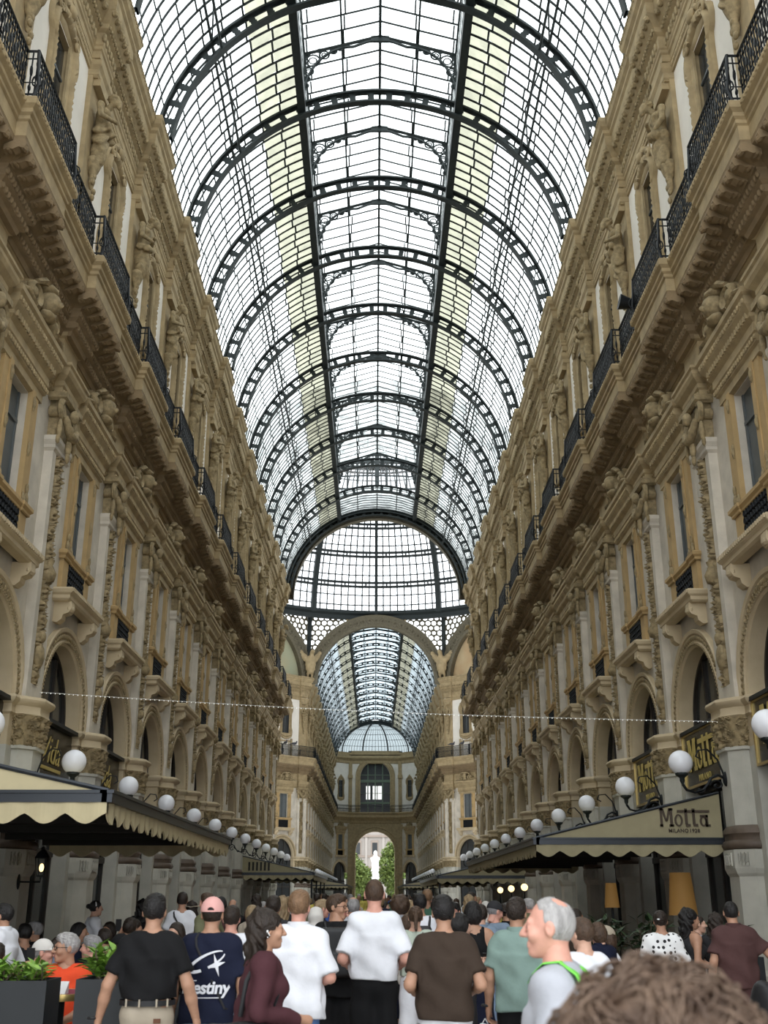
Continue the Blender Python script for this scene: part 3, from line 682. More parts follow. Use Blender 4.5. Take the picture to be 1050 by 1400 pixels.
# ------------------------------------------------------------------ OCTAGON: drum, lunettes, spandrels, dome
mat('bronze', (.15,.13,.085), .6, .2, var=.4, scale=10, bump=.4)
mat('mosaic_green', (.30,.34,.24), .8, var=.5, scale=.35, col2=(.42,.36,.22))
mat('mosaic_orange', (.42,.26,.13), .8, var=.5, scale=.35, col2=(.50,.42,.26))
OC = empty('ceiling_dome', (0,YC,0)); tag(OC, 'glass and iron dome on a ring beam over the octagon', 'dome', kind='structure')
ZR = 30.3; RING = APO+.3; RISE = 17.0
def dome(a, ph): return (RING*math.cos(ph)*math.sin(a), RING*math.cos(ph)*math.cos(a), ZR+RISE*math.sin(ph))
m = MB()
m.grid([[(r*math.sin(2*PI*i/64),r*math.cos(2*PI*i/64),z) for r,z in ((RING+.4,ZR-.5),(RING+.4,ZR+.4),(RING-.45,ZR+.4),(RING-.45,ZR+.1),(RING-.2,ZR-.1),(RING-.2,ZR-.55))] for i in range(64)], 0, cu=True, cv=True)
inst(m.mesh('ring_beam','iron'), 'ring_beam', OC)
rm_ = MB()
PH = [math.radians(85)*i/20 for i in range(21)]
for w, r in ((.28,0),):
    P_ = [dome(0,p) for p in PH]
    rm_.grid([[(x,P_[i][1]*(1)+dy,P_[i][2]-dz) for x,dy,dz in ((-w,0,0),(w,0,0),(w,-.42*math.cos(PH[i])*1,.42*math.sin(PH[i])+.02),(-w,-.42*math.cos(PH[i]),.42*math.sin(PH[i])+.02))] for i in range(21)], 0, cv=True)
DR = rm_.mesh('dome_rib','iron')
for k in range(16): inst(DR, 'dome_rib', OC, rz=-2*PI*k/16, sc=(1.0 if k % 2 else .6,1,1))
RP = [0,11,22,32.5,43,54,65,76]
for d in RP[1:]:
    p = math.radians(d); m = MB()
    for pp, ww in ((p-.012,.10),(p+.014,.10)):
        m.grid([[tuple(np.array(dome(2*PI*i/64,pp+e))*np.array([f,f,1])) for e,f in ((-ww/17,1),(ww/17,1),(ww/17,.982),(-ww/17,.982))] for i in range(64)], 0, cu=True, cv=True)
    for i in range(96):
        a = 2*PI*i/96; m.tube([dome(a,p-.012),dome(a,p+.014)], .09, 4)
    inst(m.mesh('dome_ring','iron'), 'dome_ring', OC)
m = MB()
for k in range(16):
    for q in range(1,9):
        a = 2*PI*(k+q/9)/16; m.tube([dome(a,p) for p in PH[:17:2]], .08, 3, cap=False)
for i in range(len(RP)-1):
    for q in (1,2):
        p = math.radians(RP[i]+(RP[i+1]-RP[i])*q/3); m.tube([dome(2*PI*j/64,p) for j in range(65)], .08, 3, cap=False)
tag(inst(m.mesh('dome_glazing_bars','iron'), 'dome_glazing_bars', OC), kind='stuff')
for k in range(16):
    for i in range(len(RP)-1):
        g = MB(); p0, p1 = math.radians(RP[i]), math.radians(RP[i+1])
        g.grid([[dome(2*PI*(k+q/4)/16, p0+(p1-p0)*r/2) for r in range(3)] for q in range(5)]); inst(g.mesh('glass_panel','octagon_glass'), 'glass_panel', OC)
# eight sides above the cornice: arch band, spandrel lattice, lunette
ZA = 23.4; RA = 6.75
def band():
    m = MB(); A = [-PI/2+PI*i/48 for i in range(49)]
    def P(r,a,y): return (r*math.sin(a), y, ZS+r*math.cos(a))
    m.grid([[P(RA-.55,a,.3),P(RA-.55,a,-.30),P(RA-.42,a,-.36),P(RA+.62,a,-.36),P(RA+.75,a,-.42),P(RA+.75,a,.1)] for a in A])
    for i in range(31):
        a = -PI/2+PI*(i+.5)/31
        m.grid([[P(RA+.1+rr*math.sin(t*PI/5),a+rr*math.cos(t*PI/5)/RA,-.36-h) for t in range(10)] for rr,h in ((.44,0),(.38,.06),(.30,.06),(.24,.01),(.14,.01),(.08,.08))], 0, cv=True)
    return m.mesh('arch_band','bronze')
def lattice():
    m = MB(); st = .62
    for j in range(-1, 14):
        for i in range(-14, 15):
            x = (i+.5*(j % 2))*st; z = 24.0+j*st*.866
            if z > ZR-.35 or abs(x) > SIDE/2-.1 or math.hypot(x, z-ZS) < RA+.65: continue
            big = .25 if (i+j) % 3 else .20
            ou = [(x+.36*math.cos(PI/6+PI*k/3), z+.36*math.sin(PI/6+PI*k/3)) for k in range(6)]
            O = [tuple(np.array(ou[k//2])*(1 if k % 2 == 0 else .5)+np.array(ou[(k//2+1) % 6])*(0 if k % 2 == 0 else .5)) for k in range(12)]
            I = [(x+big*math.cos(PI/6+PI*k/6), z+big*math.sin(PI/6+PI*k/6)) for k in range(12)]
            m.grid([[(o[0],0,o[1]),(q[0],-.02,q[1]),(q[0],.08,q[1])] for o, q in zip(O, I)], 0, cu=True)
    return m.mesh('spandrel_lattice','bronze')
def lunette(matn):
    m = MB(); n = 40; P_ = [(RA*math.sin(-PI/2+PI*i/n),.25,ZS+RA*math.cos(-PI/2+PI*i/n)) for i in range(n+1)]; m.add(P_, [tuple(range(n+1))]); return m.mesh('lunette', matn)
BAND, LATT = band(), lattice()
LP = MB(); LP.box(-SIDE/2,SIDE/2,.3,.36,ZS,ZR); 
for k in range(8):
    a = PI/4*k; loc = (APO*math.sin(a), APO*math.cos(a), 0)
    inst(BAND, 'arch_band', OC, loc, rz=-a); inst(LATT, 'spandrel_lattice', OC, loc, rz=-a)
    m = MB(); m.tube([(SIDE/2,0,ZA),(SIDE/2,0,ZR)], .24, 8); m.tube([(SIDE/2,-.2,26.4),(SIDE/2,-.3,ZR)], .12, 6)
    inst(m.mesh('corner_post','iron'), 'corner_post', OC, loc, rz=-a)
    m = MB()
    for x in (-3.1,0,3.1): m.box(x-.1,x+.1,-.1,.1,ZS+math.sqrt((RA+.7)**2-x*x),ZR)
    inst(m.mesh('spandrel_post','tan'), 'spandrel_post', OC, loc, rz=-a)
    if k % 2: inst(lunette('mosaic_green' if a > PI else 'mosaic_orange'), 'lunette', OC, loc, rz=-a)
# ------------------------------------------------------------------ END WALL of the far arm
EW = empty('wall_end', (0,YE,0)); tag(EW, 'end wall with tall arched exit and large arched window above the balcony', 'wall', kind='structure')
HX, DY = 4.3, 2.6; FA = math.atan2(DY, XW-HX)
ew = MB()
def wl_arch(m, x0, x1, r, zs, zb, zt, y, mi=0):
    A = arc(r, PI, 0, 24); cxm = (x0+x1)/2
    for a, b in zip(A[:-1], A[1:]): m.add([(cxm+a[0],y,zs+a[1]),(cxm+b[0],y,zs+b[1]),(cxm+b[0],y,zt),(cxm+a[0],y,zt)], [(0,1,2,3)], mi)
    m.add([(x0,y,zb),(cxm-r,y,zb),(cxm-r,y,zt),(x0,y,zt)], [(0,1,2,3)], mi); m.add([(cxm+r,y,zb),(x1,y,zb),(x1,y,zt),(cxm+r,y,zt)], [(0,1,2,3)], mi)
    Rr = [(cxm-r,zb)]+[(cxm+a[0],zs+a[1]) for a in A]+[(cxm+r,zb)]; m.grid([[(t,y,z),(t,y+1.6,z)] for t,z in Rr], mi)
wl_arch(ew, -HX, HX, 3.25, 8.7, 0, 13.6, DY, 0); wl_arch(ew, -HX, HX, 2.5, 20.9, 13.6, 24.9, DY, 1)
inst(ew.mesh('centre_panel',['tan','white_wall']), 'centre_panel', EW)
def end_archivolt(r, zs, w, dn, zb):
    m = MB(); pr = [(r,.0),(r,-.12),(r+.15,-.18),(r+.25,-.10),(r+w-.2,-.10),(r+w-.1,-.2),(r+w,-.16),(r+w,0)]
    pts = [(PI, zb-zs)]+[(PI-PI*i/32, 0) for i in range(33)]+[(0, zb-zs)]
    m.grid([[(q*math.cos(a), DY+n, zs+q*math.sin(a)+dz) for q,n in pr] for a,dz in pts])
    for i in range(20):
        a = PI*(i+.5)/20; m.ell(((r+w/2)*math.cos(a),DY-.12,zs+(r+w/2)*math.sin(a)),(.1,.06,.1),6,4)
    return m
inst(end_archivolt(3.25,8.7,.75,0,0).mesh('exit_archivolt','tan',40), 'archivolt', EW)
inst(end_archivolt(2.5,20.9,.85,0,15).mesh('window_archivolt','tan',40), 'archivolt', EW)
mat('green_frame', (.13,.18,.13), .5)
m = MB(); pts = [(-2.5,14.6)]+[(a[0],20.9+a[1]) for a in arc(2.5,PI,0,20)]+[(2.5,14.6)]; m.add([(t,DY+.9,z) for t,z in pts],[tuple(range(len(pts)))]); bw = inst(m.mesh('great_window_glass','dark_glass'), 'great_window', EW)
m = MB()
for x in (-1.25,0,1.25): m.box(x-.09,x+.09,DY+.7,DY+.85,14.6,23.2)
for z, h in ((16.6,.3),(20.2,.45),(21.2,.12),(18.2,.06)): m.box(-2.5,2.5,DY+.68,DY+.86,z-h/2,z+h/2)
inst(m.mesh('window_mullions','green_frame'), 'mullions', bw)
mat('bright_pane', (.8,.8,.78), .5, emit=(1,1,.97), estr=.9)
for x in (-1.55,-.42,.42): 
    m = MB(); m.box(x,x+.7,DY+.86,DY+.895,17.2,19.4); inst(m.mesh('lit_pane','bright_pane'), 'lit_pane', bw)
# side facets: scaled bay pieces
for s in (-1,1):
    L = math.hypot(XW-HX, DY); c = (s*(XW+HX)/2, DY/2, 0); ang = -PI/2 - s*FA
    f = empty('facet', c, ang, EW)
    for k in ('wall_panel','archivolt','window_ledge','window_surround','window_sill','balcony_grille','window_hood','crest','frieze_panel','upper_panel','cartouche_frame'):
        inst(FM[k], k, f, sc=(1,L/5.0,1))
    for k in ('shop_frame','shop_glass','shutter','upper_window'): inst(FM[k], k.replace('shop_frame','shop_front'), f, sc=(1,L/5.0,1))
    inst(FM['pier'], 'pier', EW, (s*(HX+.05),DY,0), ang, sc=(1,.55,1)); 
    m = MB(); m.box(-.35,.35,-.35,.05,0,5.2); m.sweep([(0,5.1),(.15,5.3),(.15,5.5),(0,5.5)],[(0,-.4),(.4,-.4),(.4,.4),(0,.4)]) if 0 else None
    m.box(-.32,.32,-.30,.05,5.2,13.0); m.box(-.42,.42,-.42,.05,12.3,13.1); m.box(-.40,.40,-.42,.05,5.0,5.4); m.box(-.30,.30,-.28,.05,15.0,23.4); m.box(-.4,.4,-.5,.05,20.6,21.1)
    inst(m.mesh('end_pilaster','tan'), 'end_pilaster', EW, (s*(HX-.1),DY,0))
pth = [(0,-XW-.5),(0,-XW),(DY,-HX),(DY,HX),(0,XW),(0,XW+.5)]
def end_mould(name, prof, matn):
    m = MB(); m.sweep([(p,z) for p,z in prof], [(-n, t) for n,t in pth]); m.v = [(t, -n, z) for n,t,z in m.v]; inst(m.mesh(name, matn), name, EW)
end_mould('balcony_slab', [(0,13.2),(.1,13.3),(.2,13.7),(.75,14.2),(.75,14.6),(.95,14.8),(.95,15.0),(0,15.05)], 'tan')
end_mould('roof_cornice', [(0,23.0),(.15,23.1),(.2,23.5),(.6,23.9),(.6,24.3),(0,24.4),(0,24.9),(-.5,25.0)], 'tan')
end_mould('string_course', [(0,21.2),(.12,21.3),(.5,21.7),(.5,22.0),(0,22.1)], 'tan') if 0 else None
m = MB(); m.box(-HX-.3,HX+.3,DY-.25,DY+.7,24.5,25.15); inst(m.mesh('eaves_beam','tan'), 'eaves_beam', EW)
er = empty('balcony_railing', (0,YE,0)); tag(er, 'iron railing of the balcony across the end wall below the great window', 'railing')
ep = [(-XW+1.1,-.25),(-HX+.2,DY-.85),(HX-.2,DY-.85),(XW-1.1,-.25)]
m = MB()
for z in (15.15,15.95,16.1): m.tube([(a,b,z) for a,b in ep], .035, 5)
Q2,_,_ = resample(ep, 70)
for a,b in Q2: m.box(a-.02,a+.02,b-.02,b+.02,15.05,16.1); m.ell((a,b,15.5),(.07,.03,.15),5,3)
inst(m.mesh('railing_panel','iron_rail'), 'railing_panel', er)
# glazed apse above the end wall
AP = empty('ceiling_apse', (0,YE,0)); tag(AP, 'glazed half dome closing the far vault above the end wall', 'roof', kind='structure')
def apse(b, p): return (7.0*math.cos(p)*math.cos(b), 2.9*math.cos(p)*math.sin(b), 24.9+4.75*math.sin(p))
m = MB()
for i in range(6): m.tube([apse(PI*i/5,PI/2*j/10) for j in range(11)], .13, 5)
inst(m.mesh('apse_rib','iron'), 'apse_ribs', AP)
m = MB()
for i in range(41): m.tube([apse(PI*i/40,PI/2*j/8) for j in range(8)], .035, 3)
for j in range(1,7): m.tube([apse(PI*i/30,PI/2*j/7) for i in range(31)], .04, 3)
tag(inst(m.mesh('apse_bars','iron'), 'apse_bars', AP), kind='stuff')
m = MB(); m.grid([[apse(PI*i/20,PI/2*j/8) for j in range(9)] for i in range(21)]); tag(inst(m.mesh('apse_glass','apse_glass'), 'apse_glass', AP), kind='stuff')
end_arch(YE-.2-FAR[0], 'end_arch', V2, 7.2, 6.6)
# ------------------------------------------------------------------ SQUARE beyond the exit
mat('plaza', (.42,.40,.37), .7, var=.2, scale=.3)
mat('palazzo', (.37,.335,.305), .8, var=.1, scale=.5)
mat('palazzo_trim', (.27,.22,.185), .8)
mat('leaf_light', (.17,.22,.05), .6, var=.4, scale=1.5, col2=(.08,.13,.025))
mat('bark', (.12,.09,.06), .9)
mat('marble', (.86,.85,.82), .6, var=.1, scale=4)
m = MB(); m.box(-90,90,YE+60,YE+230,-.3,0); m.box(-90,-XW-4,YE+8,YE+60,-.3,0); m.box(XW+4,90,YE+8,YE+60,-.3,0); tag(inst(m.mesh('ground_plaza','plaza'), 'ground_plaza'), 'pale paved square outside the exit arch', 'ground', kind='structure')
PY = YE+105
pb = empty('palace_building', (0,PY,0)); tag(pb, 'pale stone palace with rows of windows seen through the exit arch', 'building')
m = MB(); m.box(-26,26,0,8,0,30); inst(m.mesh('palace_wall','palazzo'), 'wall', pb)
for z, d in ((8.5,.5),(16.2,.6),(24,.9),(11.2,.25),(19.4,.25)):
    m = MB(); m.box(-26,26,-d,0,z,z+.5); inst(m.mesh('string_course','palazzo_trim'), 'string_course', pb)
wf = MB(); wf.box(-.95,.95,-.35,-.0,-.3,3.5); wfm = wf.mesh('palace_window','palazzo_trim'); wg = MB(); wg.box(-.65,.65,-.4,-.3,0,2.9); wgm = wg.mesh('palace_pane','dark_glass')
for x in np.arange(-22,23,4.4):
    for z in (4,11.9,19.9,26): w = inst(wfm, 'window', pb, (x,0,z)); inst(wgm, 'pane', w)
    m = MB(); m.box(x+1.9,x+2.5,-.4,0,8.5,24); inst(m.mesh('palace_pilaster','palazzo'), 'pilaster', pb)
# ---- trees
def leaf_mesh(name, c, r, n, size, matn, seed, k=14):
    rs = np.random.RandomState(seed); cl = []
    for i in range(k):
        d = rs.normal(size=3); d /= np.linalg.norm(d); cl.append((np.array(c)+d*np.array(r)*rs.uniform(.45,.85), rs.uniform(.30,.5)*min(r)))
    V, F = [], []
    for i in range(n):
        q, rr_ = cl[rs.randint(k)]; d = rs.normal(size=3); d /= np.linalg.norm(d); p = q+d*rr_*rs.uniform(.6,1.05)
        a = rs.normal(size=3); a /= np.linalg.norm(a); b = np.cross(a, rs.normal(size=3)); b /= np.linalg.norm(b)+1e-9; s = size*rs.uniform(.6,1.3); bb = len(V)
        V += [tuple(p-a*s), tuple(p+b*s*.45), tuple(p+a*s), tuple(p-b*s*.45)]; F.append((bb,bb+1,bb+2,bb+3))
    me = bpy.data.meshes.new(name); me.from_pydata(V, [], F); me.materials.append(MATS[matn]); return me
def tree(x, y, h, r, label, seed):
    t = empty('plane_tree', (x,y,0)); tag(t, label, 'tree', 'trees in the square beyond the exit')
    m = MB(); m.tube([(0,0,-.05),(.1,0,h*.3),(-.1,.1,h*.6)], [.35,.26,.15], 8)
    for i in range(5): a = i*1.3; m.tube([(0,0,h*.3+.2*i),(r*.4*math.cos(a),r*.4*math.sin(a),h*.55+.3*i)], [.14,.05], 6)
    inst(m.mesh('trunk','bark'), 'trunk', t)
    tag(inst(leaf_mesh('leaf_crown', (0,0,h*.56), (r,r,h*.44), 5200, .34, 'leaf_light', seed, 26), 'crown', t), kind='stuff')
tree(-3.9, YE+26, 10.6, 3.5, 'bright green tree beyond the exit arch, wall of the greenish lunette side', 1)
tree(4.1, YE+27, 11.6, 3.4, 'bright green tree beyond the exit arch, orange lunette side, taller one', 2)
tree(-3.2, YE+40, 5.5, 2.6, 'low green tree beside the pedestal of the white statue', 3)
tree(3.4, YE+42, 8.5, 2.6, 'slim green tree just behind the taller tree by the statue', 4)
# ---- white statue in the square
st = empty('marble_statue', (0.1,YE+48,0)); tag(st, 'white marble statue of a standing robed figure on a tall pedestal', 'statue')
m = MB(); m.lathe([(0,0),(2.2,0),(2.2,.8),(1.5,1.0),(1.5,4.6),(1.8,4.8),(1.8,5.2),(0,5.2)],8); inst(m.mesh('pedestal','marble'), 'pedestal', st)
def robed(P):
    d = cone(P,(0,0,5.2),(0,0,8.0),1.05,.62); d = smin(d, cone(P,(0,0,8),(0,0,9.3),.72,.55),.3); d = smin(d, cone(P,(-.75,0,9.1),(-.35,-.6,7.9),.28,.2),.2); d = smin(d, cone(P,(.75,0,9.1),(.3,-.6,8.0),.28,.2),.2)
    d = smin(d, ellip(P,(0,-.12,10.15),(.40,.44,.55)),.12); d = smin(d, ellip(P,(0,-.3,9.75),(.25,.25,.4)),.1)
    return d+.05*np.sin(9*np.arctan2(P[:,1],P[:,0]))*(P[:,2] < 8)
v, f = surface_nets(robed, (-1.5,-1.5,5.1), (1.5,1.5,10.9), .13); me = bpy.data.meshes.new('robed_figure'); me.from_pydata(v.tolist(), [], f); me.materials.append(MATS['marble']); me.shade_smooth(); inst(me, 'figure', st)
# ------------------------------------------------------------------ FACADE STATUES
def caryatid(P, kind):
    # local: x into the arcade, z 0..2 (feet .. head)
    f = 1 if kind else -1
    d = cone(P,(.20,0,.02),(.20,0,.55),.16,.20); d = smin(d, cone(P,(.26,f*.10,.60),(.30,f*.13,.25),.14,.09),.06); d = smin(d, ellip(P,(.20,0,.80),(.20,.27,.20)),.06); d = smin(d, cone(P,(.20,0,.95),(.22,0,1.30),.16,.19),.06)
    d = smin(d, ellip(P,(.24,0,1.36),(.17,.29,.16)),.05)
    for s in (-1,1): d = smin(d, ellip(P,(.36,s*.10,1.34),(.07,.10,.08)),.03); d = smin(d, ellip(P,(.22,s*.32,1.44),(.10,.10,.10)),.03)
    d = smin(d, cone(P,(.26,0,1.46),(.40,f*.03,1.64),.085,.075),.03)
    h = ellip(P,(.50,f*.05,1.74),(.135,.105,.15)); h = smin(h, ellip(P,(.60,f*.05,1.62),(.07,.075,.13)),.03); h = smin(h, cone(P,(.61,f*.05,1.77),(.65,f*.05,1.71),.02,.03),.02)
    h = np.minimum(h, ellip(P,(.45,f*.05,1.81),(.155,.14,.115))+.018*np.sin(52*P[:,1])*np.sin(47*P[:,2]+30*P[:,0])); h = np.maximum(h, -ellip(P,(.63,f*.05-.045,1.765),(.03,.022,.02))); h = np.maximum(h, -ellip(P,(.63,f*.05+.045,1.765),(.03,.022,.02)))
    d = smin(d, h, .02)
    d = smin(d, cone(P,(.22,f*.36,1.42),(.28,f*.44,1.05),.085,.068),.025); d = smin(d, cone(P,(.28,f*.44,1.05),(.52,f*.02,1.16),.068,.05),.02); d = smin(d, ellip(P,(.54,-f*.02,1.17),(.05,.08,.05)),.02)
    d = smin(d, cone(P,(.22,-f*.36,1.42),(.27,-f*.43,1.02),.085,.068),.025); d = smin(d, cone(P,(.27,-f*.43,1.02),(.48,-f*.10,.80+.22*kind),.068,.05),.02); d = smin(d, ellip(P,(.50,-f*.05,.80+.22*kind),(.05,.08,.05)),.02)
    d = smin(d, cone(P,(.42,f*.22,.92),(.40,-f*.24,.70),.07,.09),.03)
    fold = .030*np.sin(26*P[:,1]+9*P[:,2]*f+2.5*np.sin(5*P[:,2]))*np.clip((.95-P[:,2])*6,0,1)
    return np.maximum(d+fold, -P[:,0]-.02)
ORD = 'first second third fourth fifth sixth seventh eighth ninth tenth eleventh twelfth thirteenth fourteenth fifteenth sixteenth seventeenth eighteenth'.split(); FCNT = {}
CAR = []
for kind in (0,1):
    v, f = surface_nets(lambda P: caryatid(P, kind), (-.05,-.62,-.2), (.80,.62,2.1), .026); me = bpy.data.meshes.new('caryatid_body'); me.from_pydata(v.tolist(), [], f); me.materials.append(MATS['carved']); me.shade_smooth(); CAR.append(me)
bpy.context.view_layer.update()
for i, (w, t) in enumerate(STATUE_SPOTS):
    M = w.matrix_world @ Vector((.12, t, 18.6)); rz = w.rotation_euler.z; far = M.y > 80
    k = i % 2
    o = inst(CAR[k], 'caryatid_statue', None, M, rz)
    wn = w.name; q = ORD[len(NEAR)-1-i % len(NEAR)] if not far else ''
    if not far: lb = 'weathered stone caryatid statue, %s from the octagon, %s wall' % (q, 'script sign' if 'left' in wn else 'khaki awning'); gp = 'caryatids of the near arm'
    else:
        z_ = {'wall_far_left':('far arm facade, greenish lunette side',0),'wall_far_right':('far arm facade, orange lunette side',0)}.get(wn, ('diagonal octagon wall, %s lunette' % ('greenish' if 'left' in wn else 'orange'),1))
        cn = FCNT.get(wn, 0); FCNT[wn] = cn+1
        n_ = ORD[cn] if not (z_[1] and 'left' in wn) else ORD[3-cn]
        lb = 'small distant stone caryatid, %s from the %s, %s' % (n_, 'far arm corner' if z_[1] else 'octagon', z_[0]); gp = 'caryatids beyond the near arm'
    tag(o, lb, 'statue', gp)
# ------------------------------------------------------------------ GLOBE LAMPS on the columns
g = MB(); g.ell((0,0,0),(.24,.24,.24),24,14); GLOBE = g.mesh('globe','globe_glass',179)
m = MB(); m.lathe([(.02,-.42),(.05,-.36),(.05,-.3),(.10,-.26),(.13,-.24),(.13,-.20),(.0,-.19)],10); LCAP = m.mesh('lamp_cup','iron',50)
m = MB()   # scroll bracket from the wall plate to the cup, plate at x=0 z=0, cup foot at x=.65
m.tube([(0,0,.05),(.12,0,.12),(.22,0,.06),(.26,0,-.04),(.34,0,-.16),(.48,0,-.22),(.60,0,-.17),(.655,0,-.06)], [.03,.028,.026,.026,.026,.026,.024,.024], 6)
m.tube([(.04,0,a*.5+.02*0) if 0 else (.14+b,0,-.08+a) for b,a in [(.11*math.cos(t)*(1-t/9),.11*math.sin(t)*(1-t/9)) for t in np.linspace(0,7.5,22)]], .016, 5)
m.tube([(.38+b,0,-.19+a) for b,a in [(.05*math.cos(t)*(1-t/9),.05*math.sin(t)*(1-t/9)) for t in np.linspace(0,7,18)]], .013, 5)
m.tube([(.02,0,.1),(.10,0,.42),(.24,0,.62),(.38,0,.60),(.42,0,.48),(.34,0,.42)], .016, 5)
m.tube([(.02,0,.1),(-.02,0,-.08)], .030, 6); m.ell((.0,0,.04),(.05,.09,.15),8,6)
BRK = m.mesh('scroll_bracket','iron_rail',60)
def lamp(side, y, z, lb, gp, x=None):
    x = 6.10 if side < 0 else 5.98
    px = XW-.40; o = empty('globe_lamp', (side*px, y, z-.36), 0 if side < 0 else PI); tag(o, lb, 'lamp', gp)
    dx = px-x; inst(BRK, 'scroll_bracket', o, (0,0,0), sc=(dx/.655,1,1)); inst(LCAP, 'lamp_cup', o, (dx,0,.36)); inst(GLOBE, 'globe', o, (dx,0,.36))
for j, y in enumerate(NEAR):
    if y < 10: continue
    for s in (-1,1):
        sd = 'on the wall with the gold script sign' if s < 0 else 'on the wall above the khaki awning'
        lamp(s, y, 4.22, 'white globe lamp on scroll bracket, %s from the octagon, ' % ORD[len(NEAR)-1-j]+sd[3:].replace('wall above the khaki awning','khaki awning wall').replace('wall with the gold script sign','script sign wall'), 'globe lamps '+sd)
for j, y in enumerate(FAR[1:-1]):
    for s in (-1,1):
        sd = 'greenish lunette side' if s < 0 else 'orange lunette side'
        lamp(s, y, 4.22, 'tiny white globe lamp of the far arm, %s from the octagon, ' % ORD[j]+sd, 'globe lamps of the far arm, '+sd)
# ------------------------------------------------------------------ AWNINGS
def text_mesh(name, body, size, matn, offset=0.0, shear=0.0, ext=.006, sx=1.0, spacing=1.0):
    c = bpy.data.curves.new(name, 'FONT'); c.body = body; c.size = size; c.extrude = ext; c.offset = offset; c.shear = shear; c.align_x = 'CENTER'; c.resolution_u = 4; c.space_character = spacing
    o = bpy.data.objects.new('tmp', c); COL.objects.link(o); dg = bpy.context.evaluated_depsgraph_get(); me = bpy.data.meshes.new_from_object(o.evaluated_get(dg)); bpy.data.objects.remove(o)
    me.name = name; me.materials.clear(); me.materials.append(MATS[matn])
    for p in me.polygons: p.material_index = 0
    return me
def scallop(m, p0, p1, zt, zb, per, amp, th=.012):
    p0 = np.array(p0, float); p1 = np.array(p1, float); L = np.linalg.norm(p1-p0); n = max(2, int(L/per)); k = n*10; nrm = np.array([-(p1-p0)[1], (p1-p0)[0]])/L*th
    rows = []
    for i in range(k+1):
        q = p0+(p1-p0)*i/k; ph = (i/k*n) % 1; z = zb-amp*(1-abs(2*ph-1)**1.0 if False else (.5-.5*math.cos(2*PI*ph))**.7); w = .01*math.sin(i*.9)
        a = q+nrm+w*nrm/th; b = q-nrm+w*nrm/th; rows.append([(*a,zt),(*a,z),(*b,z),(*b,zt)])
    m.grid(rows, 0, cv=True)
def awning(side, y0, y1, xo, zg, zw, matn, label, text=None, zdrop=.33, xw=6.86, posts=True):
    o = empty('cafe_awning', (side*xw,y0,0)); tag(o, label, 'awning', 'cafe awnings')
    S = lambda x: side*(x-xw)      # local x
    L = y1-y0
    m = MB(); m.add([(S(xo),0,zg),(S(xw),0,zw),(S(xw),L,zw),(S(xo),L,zg),(S(xo),0,zg-.03),(S(xw),0,zw-.03),(S(xw),L,zw-.03),(S(xo),L,zg-.03)],[(0,1,2,3),(4,7,6,5),(0,4,5,1),(1,5,6,2),(2,6,7,3),(3,7,4,0)]); inst(m.mesh('roof_cloth',matn), 'roof_cloth', o)
    for yy in (0, L):
        m = MB(); d = -.015 if yy == 0 else .015
        m.add([(S(xo),yy+d,zg),(S(xw),yy+d,zg),(S(xw),yy+d,zw),(S(xo),yy,zg),(S(xw),yy,zg),(S(xw),yy,zw)],[(0,1,2),(5,4,3),(0,2,5,3),(0,3,4,1),(1,4,5,2)]); inst(m.mesh('end_panel',matn), 'end_panel', o)
        m = MB(); m.tube([(S(xo),yy+d,zg+.01),(S(xw),yy+d,zw+.01)], .03, 6); inst(m.mesh('edge_rail','gutter'), 'edge_rail', o)
    m = MB()
    for a,b,c_,d in ((S(xo)-.05*0,S(xw),-.06,.04),(S(xo),S(xw),L-.04,L+.06)): m.box(min(a,b),max(a,b),c_,d,zg-.12,zg+.01); m.box(min(a,b),max(a,b),c_-.02,d+.02,zg-.02,zg+.015)
    m.box(S(xo)-.06,S(xo)+.06,-.06,L+.06,zg-.12,zg+.012); m.box(S(xo)-.08,S(xo)+.08,-.08,L+.08,zg-.02,zg+.017)
    inst(m.mesh('gutter','gutter'), 'gutter', o)
    zt, zb = zg-.12, zg-zdrop+.09
    for a, b in (((S(xo),-.03),(S(xw),-.03)),((S(xo),0),(S(xo),L)),((S(xo),L+.03),(S(xw),L+.03))):
        m = MB(); scallop(m, a, b, zt, zb, .42, .115); inst(m.mesh('valance',matn), 'valance', o)
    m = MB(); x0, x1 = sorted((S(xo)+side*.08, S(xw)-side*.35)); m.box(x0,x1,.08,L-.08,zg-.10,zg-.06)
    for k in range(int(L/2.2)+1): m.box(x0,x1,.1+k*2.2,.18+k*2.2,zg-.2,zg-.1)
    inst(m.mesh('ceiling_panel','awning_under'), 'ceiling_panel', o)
    n = max(2, int(L/5)+1)
    for k in range(n if posts else 0):
        m = MB(); yy = .25+(L-.5)*k/(n-1); m.box(S(xo)+side*.12-.04,S(xo)+side*.12+.04,yy-.04,yy+.04,0,zg-.1); m.box(S(xo)+side*.12-.12,S(xo)+side*.12+.12,yy-.12,yy+.12,0,.04); inst(m.mesh('post','iron_rail'), 'post', o)
    return o
aw = {}
aw['L1'] = awning(-1, 12.6, 23.2, 3.17, 2.83, 3.63, 'awning_cream', 'cream cafe awning with scalloped valance beside the black planters', posts=False)
aw['R1'] = awning(1, 22.3, 38.4, 3.10, 2.80, 3.68, 'awning_khaki', 'lettered khaki cafe awning with scalloped valance beside the corner pedestal', posts=False)
aw['L2'] = awning(-1, 57.5, 72.5, 3.2, 2.85, 3.65, 'awning_khaki', 'dark khaki awning with faded lettering, just before the octagon, script sign side')
aw['R2'] = awning(1, 51.5, 70.0, 2.75, 2.60, 3.5, 'awning_khaki', 'dark scalloped awning behind the lettered khaki awning with warm lamps under it')
aw['L3'] = awning(-1, 122, 150, 3.0, 2.9, 3.6, 'awning_khaki', 'small distant awning in the far arm, greenish lunette side')
